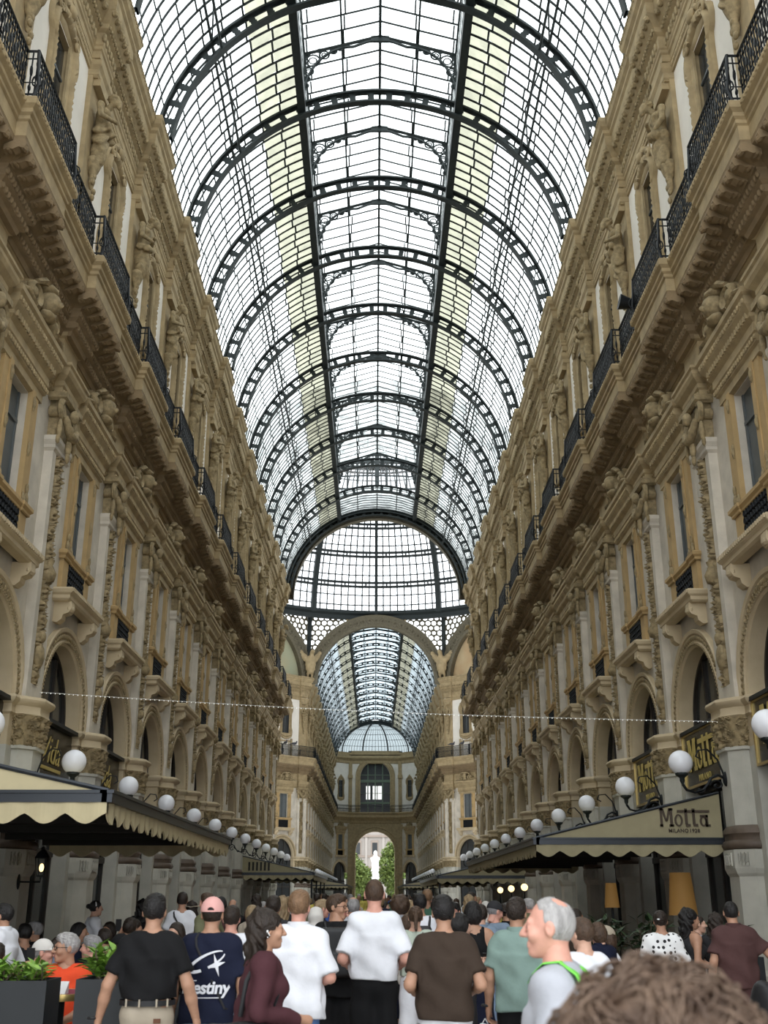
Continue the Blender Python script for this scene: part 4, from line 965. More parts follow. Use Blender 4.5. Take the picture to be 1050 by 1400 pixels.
aw['R3'] = awning(1, 122, 150, 3.0, 2.9, 3.6, 'awning_khaki', 'small distant awning in the far arm, orange lunette side')
a = aw['R1']; loc = Vector((a.location.x, a.location.y, 0))
def block_letters(matn, h, wd, name='block_lettering'):
    # slab letters M o t t a with the joined cross bar
    m = MB(); t = .012; W = wd/4.2
    def bar(x0,x1,z0,z1): m.box(x0*W,x1*W,-t,0,z0*h,z1*h)
    bar(.02,.30,0,.12); bar(.08,.27,0,1); bar(.02,.34,.88,1); bar(.82,1.16,.88,1); bar(.88,1.10,0,1); bar(.80,1.18,0,.12)
    for s in (-1,1): m.add([(W*(.59-s*.42),-t,h),(W*(.59-s*.20),-t,h),(W*(.59+s*.04),-t,h*.30),(W*(.59-s*.10),-t,h*.30),(W*(.59-s*.42),0,h),(W*(.59-s*.20),0,h),(W*(.59+s*.04),0,h*.30),(W*(.59-s*.10),0,h*.30)],[(0,1,2,3),(7,6,5,4),(0,4,5,1),(1,5,6,2),(2,6,7,3),(3,7,4,0)])
    def ring(cx,cz,rx,rz,k=18,tx=.16,a0=0,a1=2*PI): m.grid([[(W*(cx+(rx-e)*math.cos(a)),y,h*(cz+(rz-e*.55)*math.sin(a))) for e,y in ((0,-t),(tx,-t),(tx,0),(0,0))] for a in [a0+(a1-a0)*i/k for i in range(k+1)]], 0, cv=True)
    ring(1.58,.34,.34,.34)
    for x in (2.10,2.72): bar(x,x+.22,.12,.98); bar(x+.04,x+.42,0,.14)
    bar(1.50,4.15,.76,.90)
    ring(3.60,.28,.30,.28); bar(3.78,3.98,0,.62); bar(3.74,4.15,0,.12); bar(3.35,3.98,.50,.64)
    return m.mesh(name, matn)
p0 = unproj(902,1130,y=22.27); p1 = unproj(970,1105,y=22.27)
inst(block_letters('awning_print', p1.z-p0.z, p1.x-p0.x), 'lettering', a, (p0.x-loc.x, p0.y-loc.y, p0.z))
for tx, uu in (('MILANO',928),('1928',950)):
    tm = text_mesh('small_print',tx,.10,'awning_print',spacing=1.1,offset=.002); q = unproj(uu,1138,y=22.27); inst(tm, 'small_lettering', a, (q.x-loc.x, q.y-loc.y, q.z), rot=(PI/2,0,0))
m = MB()
for i in range(6): m.box(-.05+i*.20,.05+i*.20,-.02,0,0,.42)
q = unproj(349,1192,y=57.45); inst(m.mesh('faded_lettering','awning_under'), 'lettering', aw['L2'], (.35,-.03,2.95))
# ------------------------------------------------------------------ SHOP SIGNS in the arches
MS = block_letters('gold_paint', .72, 2.3, 'sign_block'); ML = text_mesh('sign_small','MILANO',.2,'gold_paint',spacing=1.3)
for j, y in enumerate((14.2,19.2,24.2,29.2)):
    o = empty('shop_sign', (XW,y,4.05), PI); tag(o, 'black sign board with gold block lettering and brass frame, %s arch from the entrance' % ('first','second','third','fourth')[j], 'sign', 'block lettered signs in the arches')
    for k in ('sign_board','sign_frame','sign_canopy'): inst(FM[k], k, o, (0.22,0,-4.05))
    inst(MS, 'lettering', o, (.045,-1.15,.36), rot=(0,0,PI/2)); inst(ML, 'small_lettering', o, (.05,0,.10), rot=(PI/2,0,PI/2))
VT = text_mesh('sign_script','Vida',.85,'gold_paint',shear=.35,offset=-.004); 
for j, y in enumerate((14.2,19.2,24.2,29.2)):
    o = empty('shop_sign', (-XW,y,4.05)); tag(o, 'dark sign board with gold script lettering, %s arch from the entrance' % ('first','second','third','fourth')[j], 'sign', 'script signs in the arches')
    inst(FM['sign_board'], 'sign_board', o, (.12,0,-4.05)); inst(FM['sign_canopy'], 'sign_canopy', o, (.2,0,-4.05))
    inst(VT, 'lettering', o, (-.05,-.1,.42), rot=(PI/2,0,PI/2))
    m = MB(); m.box(-.07,-.03,-.8,.75,.26,.33); inst(m.mesh('underline','gold_paint'), 'underline', o)
# ------------------------------------------------------------------ CAFE FURNITURE AND LAMPS
mat('planter_black', (.018,.021,.024), .5, var=.15, scale=5)
mat('soil', (.05,.035,.025), .9)
mat('laurel_leaf', (.24,.40,.06), .45, var=.4, scale=14, col2=(.10,.22,.03))
mat('dark_leaf', (.03,.06,.02), .5, var=.4, scale=10)
mat('white_china', (.85,.85,.85), .3)
mat('maroon_cloth', (.20,.02,.05), .7)
def leafy(o, w, d, z, n, matn, seed, ls=.075, h=.3, name='leaf', ox=0):
    rs = np.random.RandomState(seed); lm = MB(); l = ls
    lm.add([(0,0,0),(l*.35,.28*l,.10*l),(l*1.0,.34*l,.16*l),(l*2.1,0,.0),(l*1.0,-.34*l,.16*l),(l*.35,-.28*l,.10*l),(l*1.0,0,.06*l)],[(0,1,6),(1,2,6),(2,3,6),(3,4,6),(4,5,6),(5,0,6)]); me = lm.mesh('leaf_blade', matn, 60)
    st = MB(); k = 0
    for i in range(n//9):
        bx, by = ox+rs.uniform(-w/2,w/2), rs.uniform(-d/2,d/2); tx, ty, tz = bx+rs.normal()*.10, by+rs.normal()*.08, z+h*rs.uniform(.5,1.05); st.tube([(bx,by,z-.06),(tx,ty,tz)], .006, 4)
        for q in range(9):
            f = .35+.65*q/8; a = q*2.4+i; inst(me, name, o, (bx+(tx-bx)*f, by+(ty-by)*f, z-.06+(tz-z+.06)*f), rot=(rs.uniform(-.4,.4), -rs.uniform(-.2,.8)+(.9*(q == 8)*0), a))
    inst(st.mesh('stems','bark'), 'stems', o)
def planter(x, y, w, d, h, lb, seed, rz=0, leaf='laurel_leaf', n=250, lh=.3, ls=.075, lw=.85, ox=0):
    o = empty('planter', (x,y,0), rz); tag(o, lb, 'planter', 'cafe planters')
    m = MB(); t = .03
    m.box(-w/2,w/2,-d/2,-d/2+t,0,h); m.box(-w/2,w/2,d/2-t,d/2,0,h); m.box(-w/2,-w/2+t,-d/2+t,d/2-t,0,h); m.box(w/2-t,w/2,-d/2+t,d/2-t,0,h); m.box(-w/2+t,w/2-t,-d/2+t,d/2-t,0,.05); inst(m.mesh('box','planter_black'), 'box', o)
    m = MB(); m.box(-w/2+t,w/2-t,-d/2+t,d/2-t,.05,h-.06); inst(m.mesh('soil','soil'), 'soil', o)
    leafy(o, w*lw, d*.8, h, n, leaf, seed, ls, lh, ox=ox*w)
    return o
def atxy(u, v, y): p = unproj(u, v, y=y); return p.x, p.z
YP = 8.8
xa, za = atxy(64,1341,YP); xb, _ = atxy(-30,1341,YP); planter((xa+xb)/2, YP+.2, xa-xb, .4, za, 'black planter box with low green plants beside the brass edged table', 1, n=270, lh=.10, ls=.06)
xa, za = atxy(104,1339,YP); xb, _ = atxy(178,1339,YP); planter((xa+xb)/2, YP+.25, xb-xa, .5, za, 'black planter box with tall light green leafy plants behind the man in black', 2, n=290, lh=.20, ls=.07, lw=.55, ox=.20)
xa, za = atxy(236,1345,11.7); planter(xa, 11.8, .9, .45, .78, 'black planter box half hidden between the black and navy T-shirts', 3, n=240, lh=.25, ls=.08)
x, _ = atxy(852,1320,18.5); planter(x, 18.6, 1.5, .6, .8, 'dark planter box with a dense dark green hedge by the khaki awning terrace', 4, leaf='dark_leaf', n=296, lh=.55, ls=.10)
x, _ = atxy(985,1300,19.5); planter(x+.2, 19.5, .9, .45, .75, 'dark planter with dark green shrub beside the pedestal at the khaki awning corner', 5, leaf='dark_leaf', n=200, lh=.45, ls=.09)
# brass edged table between the planters
x, z = atxy(84,1357,YP+1.0); o = empty('cafe_table', (x,YP+1.0,0)); tag(o, 'round cafe table with maroon cloth top and brass rim by the man in orange', 'table')
m = MB(); m.lathe([(0,z-.01),(.30,z-.01),(.30,z+.005),(0,z+.005)],28); inst(m.mesh('table_top','maroon_cloth'), 'table_top', o)
m = MB(); m.lathe([(.295,z-.045),(.315,z-.045),(.32,z-.02),(.315,z+.006),(.30,z+.008),(.295,z-.045)],28); inst(m.mesh('brass_rim','brass',40), 'brass_rim', o)
m = MB(); m.lathe([(0,0),(.22,0),(.22,.02),(.04,.05),(.035,z-.05),(.1,z-.02),(0,z-.02)],14); inst(m.mesh('pedestal_leg','iron_rail',40), 'pedestal_leg', o)
m = MB(); m.add([(-.09,-.22,z+.006),(.03,-.24,z+.006),(.05,-.20,z+.1),(-.07,-.18,z+.1),(-.08,-.14,z+.006),(.04,-.16,z+.006)],[(0,1,2,3),(3,2,5,4),(0,3,4),(1,5,2)]); mc = inst(m.mesh('menu_card','white_china'), 'menu_card', None, (x+.06,YP+1.0,0)); tag(mc, 'small white folded menu card standing on the brass rimmed table', 'menu card')
# wall lantern under the cream awning
q = unproj(57,1184,x=-6.35); o = empty('wall_lantern', (-6.75,q.y,q.z)); tag(o, 'lit black wall lantern on a bracket under the cream awning', 'lantern')
dx = .40; m = MB(); m.tube([(0,0,-.28),(dx,0,-.28),(dx,0,-.2)], .018, 6); m.ell((0,0,-.28),(.03,.06,.14)); inst(m.mesh('bracket','iron_rail'), 'bracket', o)
m = MB()
for i in range(4):
    a = PI/4+i*PI/2; m.tube([(dx+.09*math.cos(a),.09*math.sin(a),-.17),(dx+.145*math.cos(a),.145*math.sin(a),.14)], .011, 5)
m.lathe([(.0,-.2),(.09,-.19),(.09,-.165),(0,-.165)],4,(dx,0),a0=PI/4,a1=2*PI+PI/4); m.lathe([(.15,.135),(.16,.15),(.10,.24),(.04,.29),(.05,.32),(0,.36)],4,(dx,0),a0=PI/4,a1=2*PI+PI/4); inst(m.mesh('lantern_cage','iron_rail'), 'cage', o)
m = MB(); m.ell((dx,0,-.03),(.045,.045,.075),10,8); inst(m.mesh('bulb','warm_lamp',179), 'bulb', o)
# warm globe lamps under the second awning
for j, (u, v) in enumerate(((684,1217),(699,1215),(717,1213))):
    q = unproj(u, v, y=50.0-4*j); o = empty('terrace_lamp', (q.x,50.0-4*j,0)); tag(o, 'glowing warm round terrace lamp on a thin post, %s from the dark scalloped awning' % ('first','second','third')[j], 'lamp', 'warm terrace lamps')
    m = MB(); m.lathe([(0,0),(.2,0),(.2,.03),(.03,.06),(.02,q.z-.2),(.07,q.z-.17),(0,q.z-.16)],10); inst(m.mesh('lamp_post','iron_rail'), 'post', o)
    m = MB(); m.ell((0,0,q.z),(.13,.13,.125),14,10); inst(m.mesh('lamp_globe','warm_lamp',179), 'globe', o)
# shaded lamps glowing inside the khaki awning terrace
mat('lamp_shade', (.36,.20,.06), .7, emit=(1,.52,.14), estr=.06)
for (u, v, r, hh, y, lb) in ((836,1224,.16,.50,24.5,'narrow glowing fabric lamp shade standing inside the khaki awning terrace'),(932,1222,.30,.85,24.0,'large dim amber lamp shade inside the khaki awning terrace beside the pedestal')):
    q = unproj(u, v, y=y); o = empty('floor_lamp', (q.x,y,0)); tag(o, lb, 'lamp')
    m = MB(); m.lathe([(0,0),(.2,0),(.2,.03),(.025,.05),(.025,q.z-hh*.4),(0,q.z-hh*.4)],10); inst(m.mesh('lamp_stand','iron_rail'), 'stand', o)
    m = MB(); m.lathe([(r,q.z-hh/2),(r*.72,q.z+hh/2)],18); inst(m.mesh('shade','lamp_shade',179), 'shade', o)
# string of tiny lights across the arcade
mat('bulb_white', (.9,.9,.85), .4, emit=(1,1,.95), estr=1.2)
a = unproj(48,946,x=-7.15); b = unproj(1050,968,x=7.1); o = empty('string_lights', a); tag(o, 'thin wire of tiny white lights strung across the arcade', 'string lights')
a = Vector(a); b = Vector((7.0,a.y-.5,b.z+.05)); W = [a.lerp(b,i/60)-Vector((0,0,.10*math.sin(PI*i/60)))-a for i in range(61)]
m = MB(); m.tube(W, .0035, 4); inst(m.mesh('wire','white_china'), 'wire', o)
m = MB()
for i in range(150):
    p = a.lerp(b,(i+.5)/150)-Vector((0,0,.10*math.sin(PI*(i+.5)/150)))-a; m.ell(p-Vector((0,0,.012)),(.007,.007,.009),5,4)
tag(inst(m.mesh('tiny_bulbs','bulb_white'), 'tiny_bulbs', o), kind='stuff')
# spotlight clamped on the balcony railing
q = unproj(860,415,x=6.15); o = empty('spotlight', q); tag(o, 'black spotlight clamped on the balcony railing above the khaki awning', 'spotlight')
m = MB(); m.lathe([(0,-.28),(.10,-.27),(.12,-.1),(.15,.05),(.2,.25),(.17,.25),(0,.2)],14); m.xf(Matrix.Rotation(-PI/2.3,4,'Y')); inst(m.mesh('spot_housing','iron_rail',50), 'housing', o)
m = MB(); m.tube([(.0,0,-.05),(.1,0,-.2),(.22,0,-.3)], .04, 6); m.box(.12,.3,-.12,.12,-.35,-.2); inst(m.mesh('clamp','iron_rail'), 'clamp', o)
# pigeons on the octagon railing
mat('pigeon_grey', (.05,.05,.06), .7)
def pigeon(P):
    d = ellip(P,(0,0,.11),(.09,.17,.085)); d = smin(d, cone(P,(0,-.12,.15),(0,-.17,.23),.055,.035),.04); d = smin(d, ellip(P,(0,-.18,.25),(.035,.045,.036)),.02); d = smin(d, cone(P,(0,-.21,.245),(0,-.245,.235),.012,.004),.01); d = smin(d, cone(P,(0,.14,.10),(0,.32,.05),.05,.025),.04)
    for s in (-1,1): d = smin(d, cone(P,(s*.03,-.01,.05),(s*.03,-.02,-.02),.010,.008),.01)
    return d
v, f = surface_nets(pigeon, (-.12,-.3,-.05), (.12,.36,.3), .013); pme = bpy.data.meshes.new('pigeon_body'); pme.from_pydata(v.tolist(), [], f); pme.materials.append(MATS['pigeon_grey']); pme.shade_smooth()
wo = bpy.data.objects
for nm, ts, side in (('wall_octagon_left',(4.3,5.6),'greenish'),('wall_octagon_right',(-4.9,-6.2),'orange')):
    W_ = wo[nm].matrix_world
    for i, t in enumerate(ts):
        p = W_ @ Vector((.80 if abs(t) < 6.1 else 1.0, t, 16.15)); o = inst(pme, 'pigeon', None, p, .6+i*1.4, sc=(1.5,1.5,1.5)); tag(o, 'dark pigeon on the octagon railing under the %s lunette, %s the far arm' % (side, ('away from','next to')[i]), 'pigeon', 'pigeons on the octagon railing')
# eagles on the octagon corners
def eagle(P):
    d = ellip(P,(0,-.25,1.1),(.55,.5,.95)); d = smin(d, cone(P,(0,-.45,1.9),(0,-.75,2.45),.30,.2),.2); d = smin(d, ellip(P,(0,-.85,2.5),(.2,.28,.2)),.1); d = smin(d, cone(P,(0,-1.05,2.5),(0,-1.2,2.36),.08,.03),.05)
    for s in (-1,1):
        d = smin(d, cone(P,(s*.4,-.2,1.7),(s*1.1,.0,2.5),.32,.22),.2); d = smin(d, cone(P,(s*1.1,0,2.5),(s*1.55,.05,3.1),.24,.08),.15); d = smin(d, cone(P,(s*.9,0,2.2),(s*.9,.1,1.3),.2,.06),.15); d = smin(d, cone(P,(s*.2,-.2,.5),(s*.25,-.05,-.1),.16,.12),.1)
    return d+.03*np.sin(12*P[:,2]+6*np.abs(P[:,0]))
v, f = surface_nets(eagle, (-1.9,-1.4,-.2), (1.9,.6,3.4), .11); eme = bpy.data.meshes.new('eagle_body'); eme.from_pydata(v.tolist(), [], f); eme.materials.append(MATS['tan']); eme.shade_smooth()
for s in (-1,1):
    o = inst(eme, 'eagle_statue', None, (s*(XW-.70*math.sin(PI/8)),YF-.70*math.cos(PI/8),23.5), -s*PI/8); tag(o, 'large stone eagle with raised wings at the octagon corner beside the %s lunette' % ('greenish' if s < 0 else 'orange'), 'statue', 'stone eagles')
# ------------------------------------------------------------------ PEOPLE
SK = {'light':(.62,.37,.27),'tan':(.47,.26,.17),'brown':(.30,.16,.10),'pink':(.66,.34,.26)}
for k, c in SK.items(): mat('skin_'+k, c, .5, var=.12, scale=30, spec=.35)
HAIRC = {'black':(.012,.010,.010),'dark':(.030,.019,.013),'brown':(.085,.048,.028),'ginger':(.26,.15,.08),'grey':(.30,.29,.29),'silver':(.48,.46,.45),'blond':(.38,.27,.15)}
for k, c in HAIRC.items(): mat('hair_'+k, c, .45, var=.45, scale=40, bump=.6, bscale=120, stretch=(1,1,.25))
mat('lips', (.45,.17,.14), .45); mat('eye_dark', (.02,.015,.012), .2); mat('white_plastic', (.85,.85,.85), .3)
CL = {'black':(.010,.010,.011),'navy':(.010,.013,.032),'white':(.80,.81,.86),'brown':(.050,.034,.025),'sage':(.235,.335,.30),'palesage':(.46,.52,.44),'maroon':(.072,.026,.032),'plum':(.085,.042,.040),'orange':(.80,.085,.03),'grey':(.42,.43,.47),'greyblue':(.20,.26,.34),'jeans':(.10,.19,.40),'lightjeans':(.28,.40,.58),'beige':(.50,.43,.34),'charcoal':(.03,.03,.033),'offwhite':(.70,.67,.63),'green':(.05,.12,.08),'red':(.30,.02,.03),'blue':(.04,.09,.28),'olive':(.16,.16,.09),'pink':(.74,.40,.37),'khaki':(.42,.36,.28),'yellow':(.6,.5,.12)}
for k, c in CL.items(): mat('cloth_'+k, c, .85, var=.12, scale=6, bump=.55, bscale=7, spec=.2)
def pattern_mat(name, a, b, scale, kind):
    m = bpy.data.materials.new(name); m.use_nodes = True; N = m.node_tree.nodes; L = m.node_tree.links; bs = N['Principled BSDF']; bs.inputs['Roughness'].default_value = .85
    tc = N.new('ShaderNodeTexCoord')
    if kind == 'dots':
        t = N.new('ShaderNodeTexVoronoi'); t.inputs['Scale'].default_value = scale; t.inputs['Randomness'].default_value = .35; L.new(tc.outputs['Object'], t.inputs['Vector']); r = N.new('ShaderNodeMath'); r.operation = 'LESS_THAN'; r.inputs[1].default_value = .30; L.new(t.outputs['Distance'], r.inputs[0])
    else:
        t = N.new('ShaderNodeTexChecker'); t.inputs['Scale'].default_value = scale; L.new(tc.outputs['Object'], t.inputs['Vector']); r = t
    x = N.new('ShaderNodeMix'); x.data_type = 'RGBA'; x.inputs[6].default_value = (*a,1); x.inputs[7].default_value = (*b,1); L.new(r.outputs[1 if kind != 'dots' else 0], x.inputs['Factor']); L.new(x.outputs[2], bs.inputs['Base Color']); MATS[name] = m
pattern_mat('cloth_dots', (.80,.80,.80), (.012,.012,.014), 17, 'dots'); pattern_mat('cloth_plaid', (.05,.06,.09), (.30,.30,.32), 26, 'check')
mat('bag_black', (.016,.016,.018), .5, var=.2, scale=20); mat('bag_white', (.80,.82,.85), .35, var=.1, scale=10); mat('bag_red', (.35,.02,.04), .5); mat('neon_green', (.18,.65,.08), .6); mat('metal', (.7,.7,.72), .25, 1.0); mat('leather', (.12,.045,.02), .6)

ARMS = {'down':((.262,-.03,1.13),(.285,.05,.885)),'fold':((.275,-.05,1.13),(.12,.23,1.08)),'phone':((.25,.04,1.12),(.08,.29,1.26)),'up':((.27,.14,1.28),(.19,.26,1.56)),'out':((.36,.0,1.20),(.56,.10,1.03)),'bent':((.28,-.08,1.14),(.24,.20,1.08)),'swing':((.27,-.09,1.14),(.27,-.13,.89)),'wide':((.30,-.04,1.14),(.36,.03,.90)),'table':((.26,.08,1.14),(.14,.33,1.06)),'across':((.03,.17,1.30),(-.27,.26,1.53)),'aside':((.37,.12,1.26),(.43,.27,1.52)),'hip':((.36,-.03,1.16),(.25,.0,.98))}
def obj_np(name, V, F, mats, parent, mi=None, smooth=True, **kw):
    me = bpy.data.meshes.new(name); me.from_pydata(np.asarray(V).tolist(), [], [tuple(f) for f in F])
    for k in ([mats] if isinstance(mats, str) else mats): me.materials.append(MATS[k])
    if mi is not None: me.polygons.foreach_set('material_index', mi)
    if smooth: me.shade_smooth()
    return inst(me, name, parent, **kw)
def head_sdf(P, fem=False):
    d = ellip(P,(0,-.012,.022),(.077,.097,.098)); d = smin(d, ellip(P,(0,.030,-.045),(.058,.062,.076)), .03); d = smin(d, ellip(P,(0,.072,-.098),(.026,.022,.02)), .025)
    d = smin(d, cone(P,(-.038,.082,.024),(.038,.082,.024),.012,.012), .02); d = smin(d, cone(P,(0,.098,.012),(0,.119,-.026),.008,.013), .012); d = smin(d, cone(P,(-.012,.104,-.030),(.012,.104,-.030),.009,.009), .01)
    for s in (-1,1):
        d = np.maximum(d, -ellip(P,(s*.032,.104,.004),(.019,.016,.012))); d = np.minimum(d, ellip(P,(s*.032,.083,.004),(.014,.014,.012)))
        d = smin(d, ellip(P,(s*.042,.068,-.028),(.026,.026,.026)), .02); d = smin(d, ellip(P,(s*.079,-.006,-.004),(.012,.021,.033)), .008); d = np.maximum(d, -ellip(P,(s*.092,.0,-.002),(.007,.011,.018)))
    d = smin(d, cone(P,(-.020,.091,-.060),(.020,.091,-.060),.007,.007), .006); d = smin(d, cone(P,(-.017,.090,-.073),(.017,.090,-.073),.008,.008), .006)
    return d
def hair_sdf(P, st):
    x, y, z = P[:,0], P[:,1], P[:,2]
    wav = .0035*np.sin(95*x+14*np.sin(30*z))*np.sin(60*y+25*z)
    cap = ellip(P,(0,-.016,.030),(.087,.107,.102))+wav
    line = y-(.045+.62*(z-.012)); line = np.maximum(line, np.where(np.abs(x) > .06, y-(.028+.30*(z-.0)), -1))
    if st == 'buzz': cap = ellip(P,(0,-.013,.024),(.0805,.1005,.1015)); return np.maximum(np.maximum(cap, line), -z-.055)
    if st == 'receding': cap = ellip(P,(0,-.013,.024),(.082,.102,.1025)); d = np.maximum(np.maximum(cap, np.maximum(y-(.012+.42*(z-.012)), np.where(np.abs(x) > .06, y-.02, -1))), -z-.06); return np.maximum(d, .040-np.linalg.norm(P-np.array((-.015,-.055,.115),np.float32),axis=1))
    if st == 'fringe':
        cap = ellip(P,(0,-.014,.020),(.083,.103,.096)); d = np.maximum(np.maximum(cap, y-(.035+.3*z)), -z-.07); return np.maximum(d, -(np.hypot(x/1.0,(y-.03))-.062+.0*z))
    d = np.maximum(np.maximum(cap, line), -z-.068)
    if st == 'short': return smin(d, np.maximum(ellip(P,(0,.02,.088),(.068,.075,.045))+wav, y-.092), .02)
    if st == 'long':
        lw = .005*np.sin(80*x+5*np.sin(14*z))+.006*np.sin(85*y+6*np.sin(13*z+3*x)); e = ellip(P,(0,-.078,-.12),(.108,.078,.23))+1.4*lw; f = ellip(P,(0,-.026,.035),(.096,.120,.108))+wav
        f = np.maximum(f, line-.012); return np.maximum(smin(f, e, .04), np.where(z < .0, y-(.010+.1*z), -1))
    if st == 'bob': e = ellip(P,(0,-.03,-.02),(.105,.10,.12))+wav; return smin(np.maximum(e, y-(.03+.5*z)), d, .02)
    if st == 'curly': e = ellip(P,(0,-.03,.02),(.130,.135,.130))+.010*np.sin(55*x)*np.sin(55*y+1)*np.sin(55*z); return np.maximum(smin(e, d, .02), line-.01)
    if st == 'pony': e = cone(P,(0,-.125,.03),(0,-.155,-.13),.030,.018)+wav*1.5; return smin(d, smin(e, ellip(P,(0,-.11,.035),(.03,.035,.03)), .02), .012)
    if st == 'bun': return smin(d, ellip(P,(0,-.135,.035),(.045,.042,.042))+wav, .012)
    return d
def cap_sdf(P):
    x, y, z = P[:,0], P[:,1], P[:,2]; d = np.maximum(ellip(P,(0,-.014,.026),(.094,.113,.112)), .022-z+.10*y*0)
    return d
def hand_sdf(P, curl):
    d = ellip(P,(0,0,-.045),(.020,.040,.052)); c = curl
    for i, (y, L) in enumerate(((.030,.070),(.010,.080),(-.011,.074),(-.030,.058))):
        a = (0,y,-.085); b = (.012+.03*c, y*1.08, -.085-L*.5*(1-.25*c)); e = (.022+.055*c, y*1.08, b[2]-L*.45*(1-.9*c))
        d = smin(d, smin(cone(P,a,b,.0098,.009), cone(P,b,e,.009,.0075), .004), .006)
    d = smin(d, cone(P,(.006,.034,-.022),(.022,.058,-.058),.013,.011), .012); d = smin(d, cone(P,(.022,.058,-.058),(.032,.056,-.086),.011,.008), .005)
    return smin(d, cone(P,(0,0,.03),(0,0,-.01),.026,.026), .02)
def Rz(a): c, s = math.cos(a), math.sin(a); return np.array([[c,-s,0],[s,c,0],[0,0,1.]])
def Rx(a): c, s = math.cos(a), math.sin(a); return np.array([[1,0,0],[0,c,-s],[0,s,c]])
USED = set(); OBST = [(o.location.x, o.location.y, .7) for o in bpy.data.objects if o.name.startswith('planter')]
def bistro():
    P_ = {}
    m = MB(); m.lathe([(0,.44),(.20,.44),(.21,.46),(.20,.48),(0,.48)],16); P_['seat'] = m.mesh('chair_seat','bag_black')
    m = MB(); m.tube([(-.18,-.17,.46),(-.18,-.22,.70),(-.12,-.24,.84),(0,-.245,.87),(.12,-.24,.84),(.18,-.22,.70),(.18,-.17,.46)], .014, 6); m.tube([(-.10,-.20,.47),(-.06,-.235,.84)], .009, 5); m.tube([(.10,-.20,.47),(.06,-.235,.84)], .009, 5); P_['backrest'] = m.mesh('chair_back','bag_black')
    m = MB(); m.tube([(0,0,.45),(.05,.05,0)], .014, 6); P_['leg'] = m.mesh('chair_leg','bag_black'); return P_
def chair(root, lb):
    global CHM
    if CHM is None: CHM = bistro()
    o = empty('cafe_chair', root.location, root.rotation_euler.z); tag(o, 'dark cafe chair under the '+' '.join(lb.split()[:10]), 'chair', 'cafe chairs')
    inst(CHM['seat'], 'seat', o); inst(CHM['backrest'], 'backrest', o)
    for i in range(4): inst(CHM['leg'], 'leg', o, (.13*(1 if i in (0,3) else -1), .13*(1 if i < 2 else -1), 0), rz=i*PI/2)
CHM = None
def person(u, vt, Y, lb, face=0, skin='tan', top=('white','tee'), bot=('jeans','long'), hair=('dark','short'), arms=('down','down'), sit=False, lod=1, hyaw=0, hpitch=0, w=1.0, fem=False, hem=None, stride=0.0, shoes='charcoal', group=None, sleeve=None, headtop=None, hands=None, lean=0.0, hat=None, zoff=0.0):
    assert lb not in USED, lb; USED.add(lb)
    rad = (.66 if lod == 0 else .50) if not sit else .56
    for _ in range(40):
        p = unproj(u, vt, y=Y)
        if all(math.hypot(p.x-a, Y-b) > (rad+r_)*.5 for a, b, r_ in OBST): break
        Y += .10
    OBST.append((p.x, Y, rad)); Ht = p.z-(.02 if hair and hair[1] in ('curly',) else 0)-(.012 if hat else 0)+zoff
    dz = -.40 if sit else 0.0
    S = Ht/(1.75+dz) if sit else Ht/1.75
    S = max(.80, min(1.12, S))
    root = empty('person', (p.x, Y, 0), math.radians(face)); tag(root, lb, 'person', group)
    if lod == 0: rb, rh, rc = .034, .015, .030
    elif lod == 1: rb, rh, rc = .022, .0085, .017
    else: rb, rh, rc = .018, .0058, .0135
    # joints
    leg = {}
    for s in (-1,1):
        if sit: leg[s] = ((s*.09,.02,.54),(s*.11,.44,.50),(s*.11,.42,.09))
        else: leg[s] = ((s*.088,0,.92),(s*.095,.02+.10*stride*s,.50),(s*.10,-.02+.12*stride*s-(.10*stride if s < 0 else 0),.09))
    A = {}
    for s, nm in ((-1,arms[0]),(1,arms[1])):
        e, ww = ARMS[nm]; A[s] = (np.array((s*.165*w,0,1.405+dz)), np.array((s*(e[0]-.022)*w,e[1],e[2]+dz)), np.array((s*(ww[0]-.02)*w,ww[1],ww[2]+dz)))
    def torso(P, o=0.0):
        d = ellip(P,(0,0,.97+dz),(.160*w+o,.115+o,.15)); d = smin(d, ellip(P,(0,.008,1.12+dz),(.142*w+o,.105+o,.18)), .06); d = smin(d, ellip(P,(0,.0,1.31+dz),(.156*w+o,.112+o,.17)), .06)
        d = smin(d, cone(P,(-.138*w,-.005,1.405+dz),(.138*w,-.005,1.405+dz),.060+o,.060+o), .06)
        if fem:
            for s in (-1,1): d = smin(d, ellip(P,(s*.07,.09,1.27+dz),(.065+o,.06+o,.07)), .03)
        return d
    def body(P):
        d = torso(P); d = smin(d, cone(P,(0,-.01,1.42+dz),(0,.012,1.57+dz),.062,.054), .05); d = smin(d, cone(P,(-.12*w,-.015,1.435+dz),(.12*w,-.015,1.435+dz),.04,.04), .06)
        for s in (-1,1):
            h, k, a = leg[s]; d = smin(d, cone(P,h,k,.088,.060), .05); d = smin(d, cone(P,k,a,.058,.038), .03); d = smin(d, ellip(P,tuple(np.array(k)*.6+np.array(a)*.4+np.array((0,-.02,0))),(.05,.055,.12)), .03)
            d = smin(d, cone(P,(a[0],a[1]-.02,.045),(a[0]+.01*s,a[1]+.15,.032),.04,.03), .03)
            sh, el, wr = A[s]; d = smin(d, cone(P,sh,el,.056,.043), .04); d = smin(d, cone(P,el,el*.6+wr*.4,.044,.042), .02); d = smin(d, cone(P,el*.6+wr*.4,wr,.042,.028), .02)
            if not hands or s not in hands:
                dr = (wr-el)/np.linalg.norm(wr-el); d = smin(d, cone(P,wr,wr+dr*.10,.030,.034), .02)
        return d
    ys = [q[1] for q in list(A[1])+list(A[-1])]+[.2]; xm = max(abs(q[0]) for q in list(A[1])+list(A[-1]))+.12
    zmx = max(1.62+dz, max(q[2] for q in list(A[1])+list(A[-1]))+.15)
    lo, hi = (-xm,min(ys)-.22,-.02), (xm,max(max(ys)+.16,.62 if sit else 0),zmx)
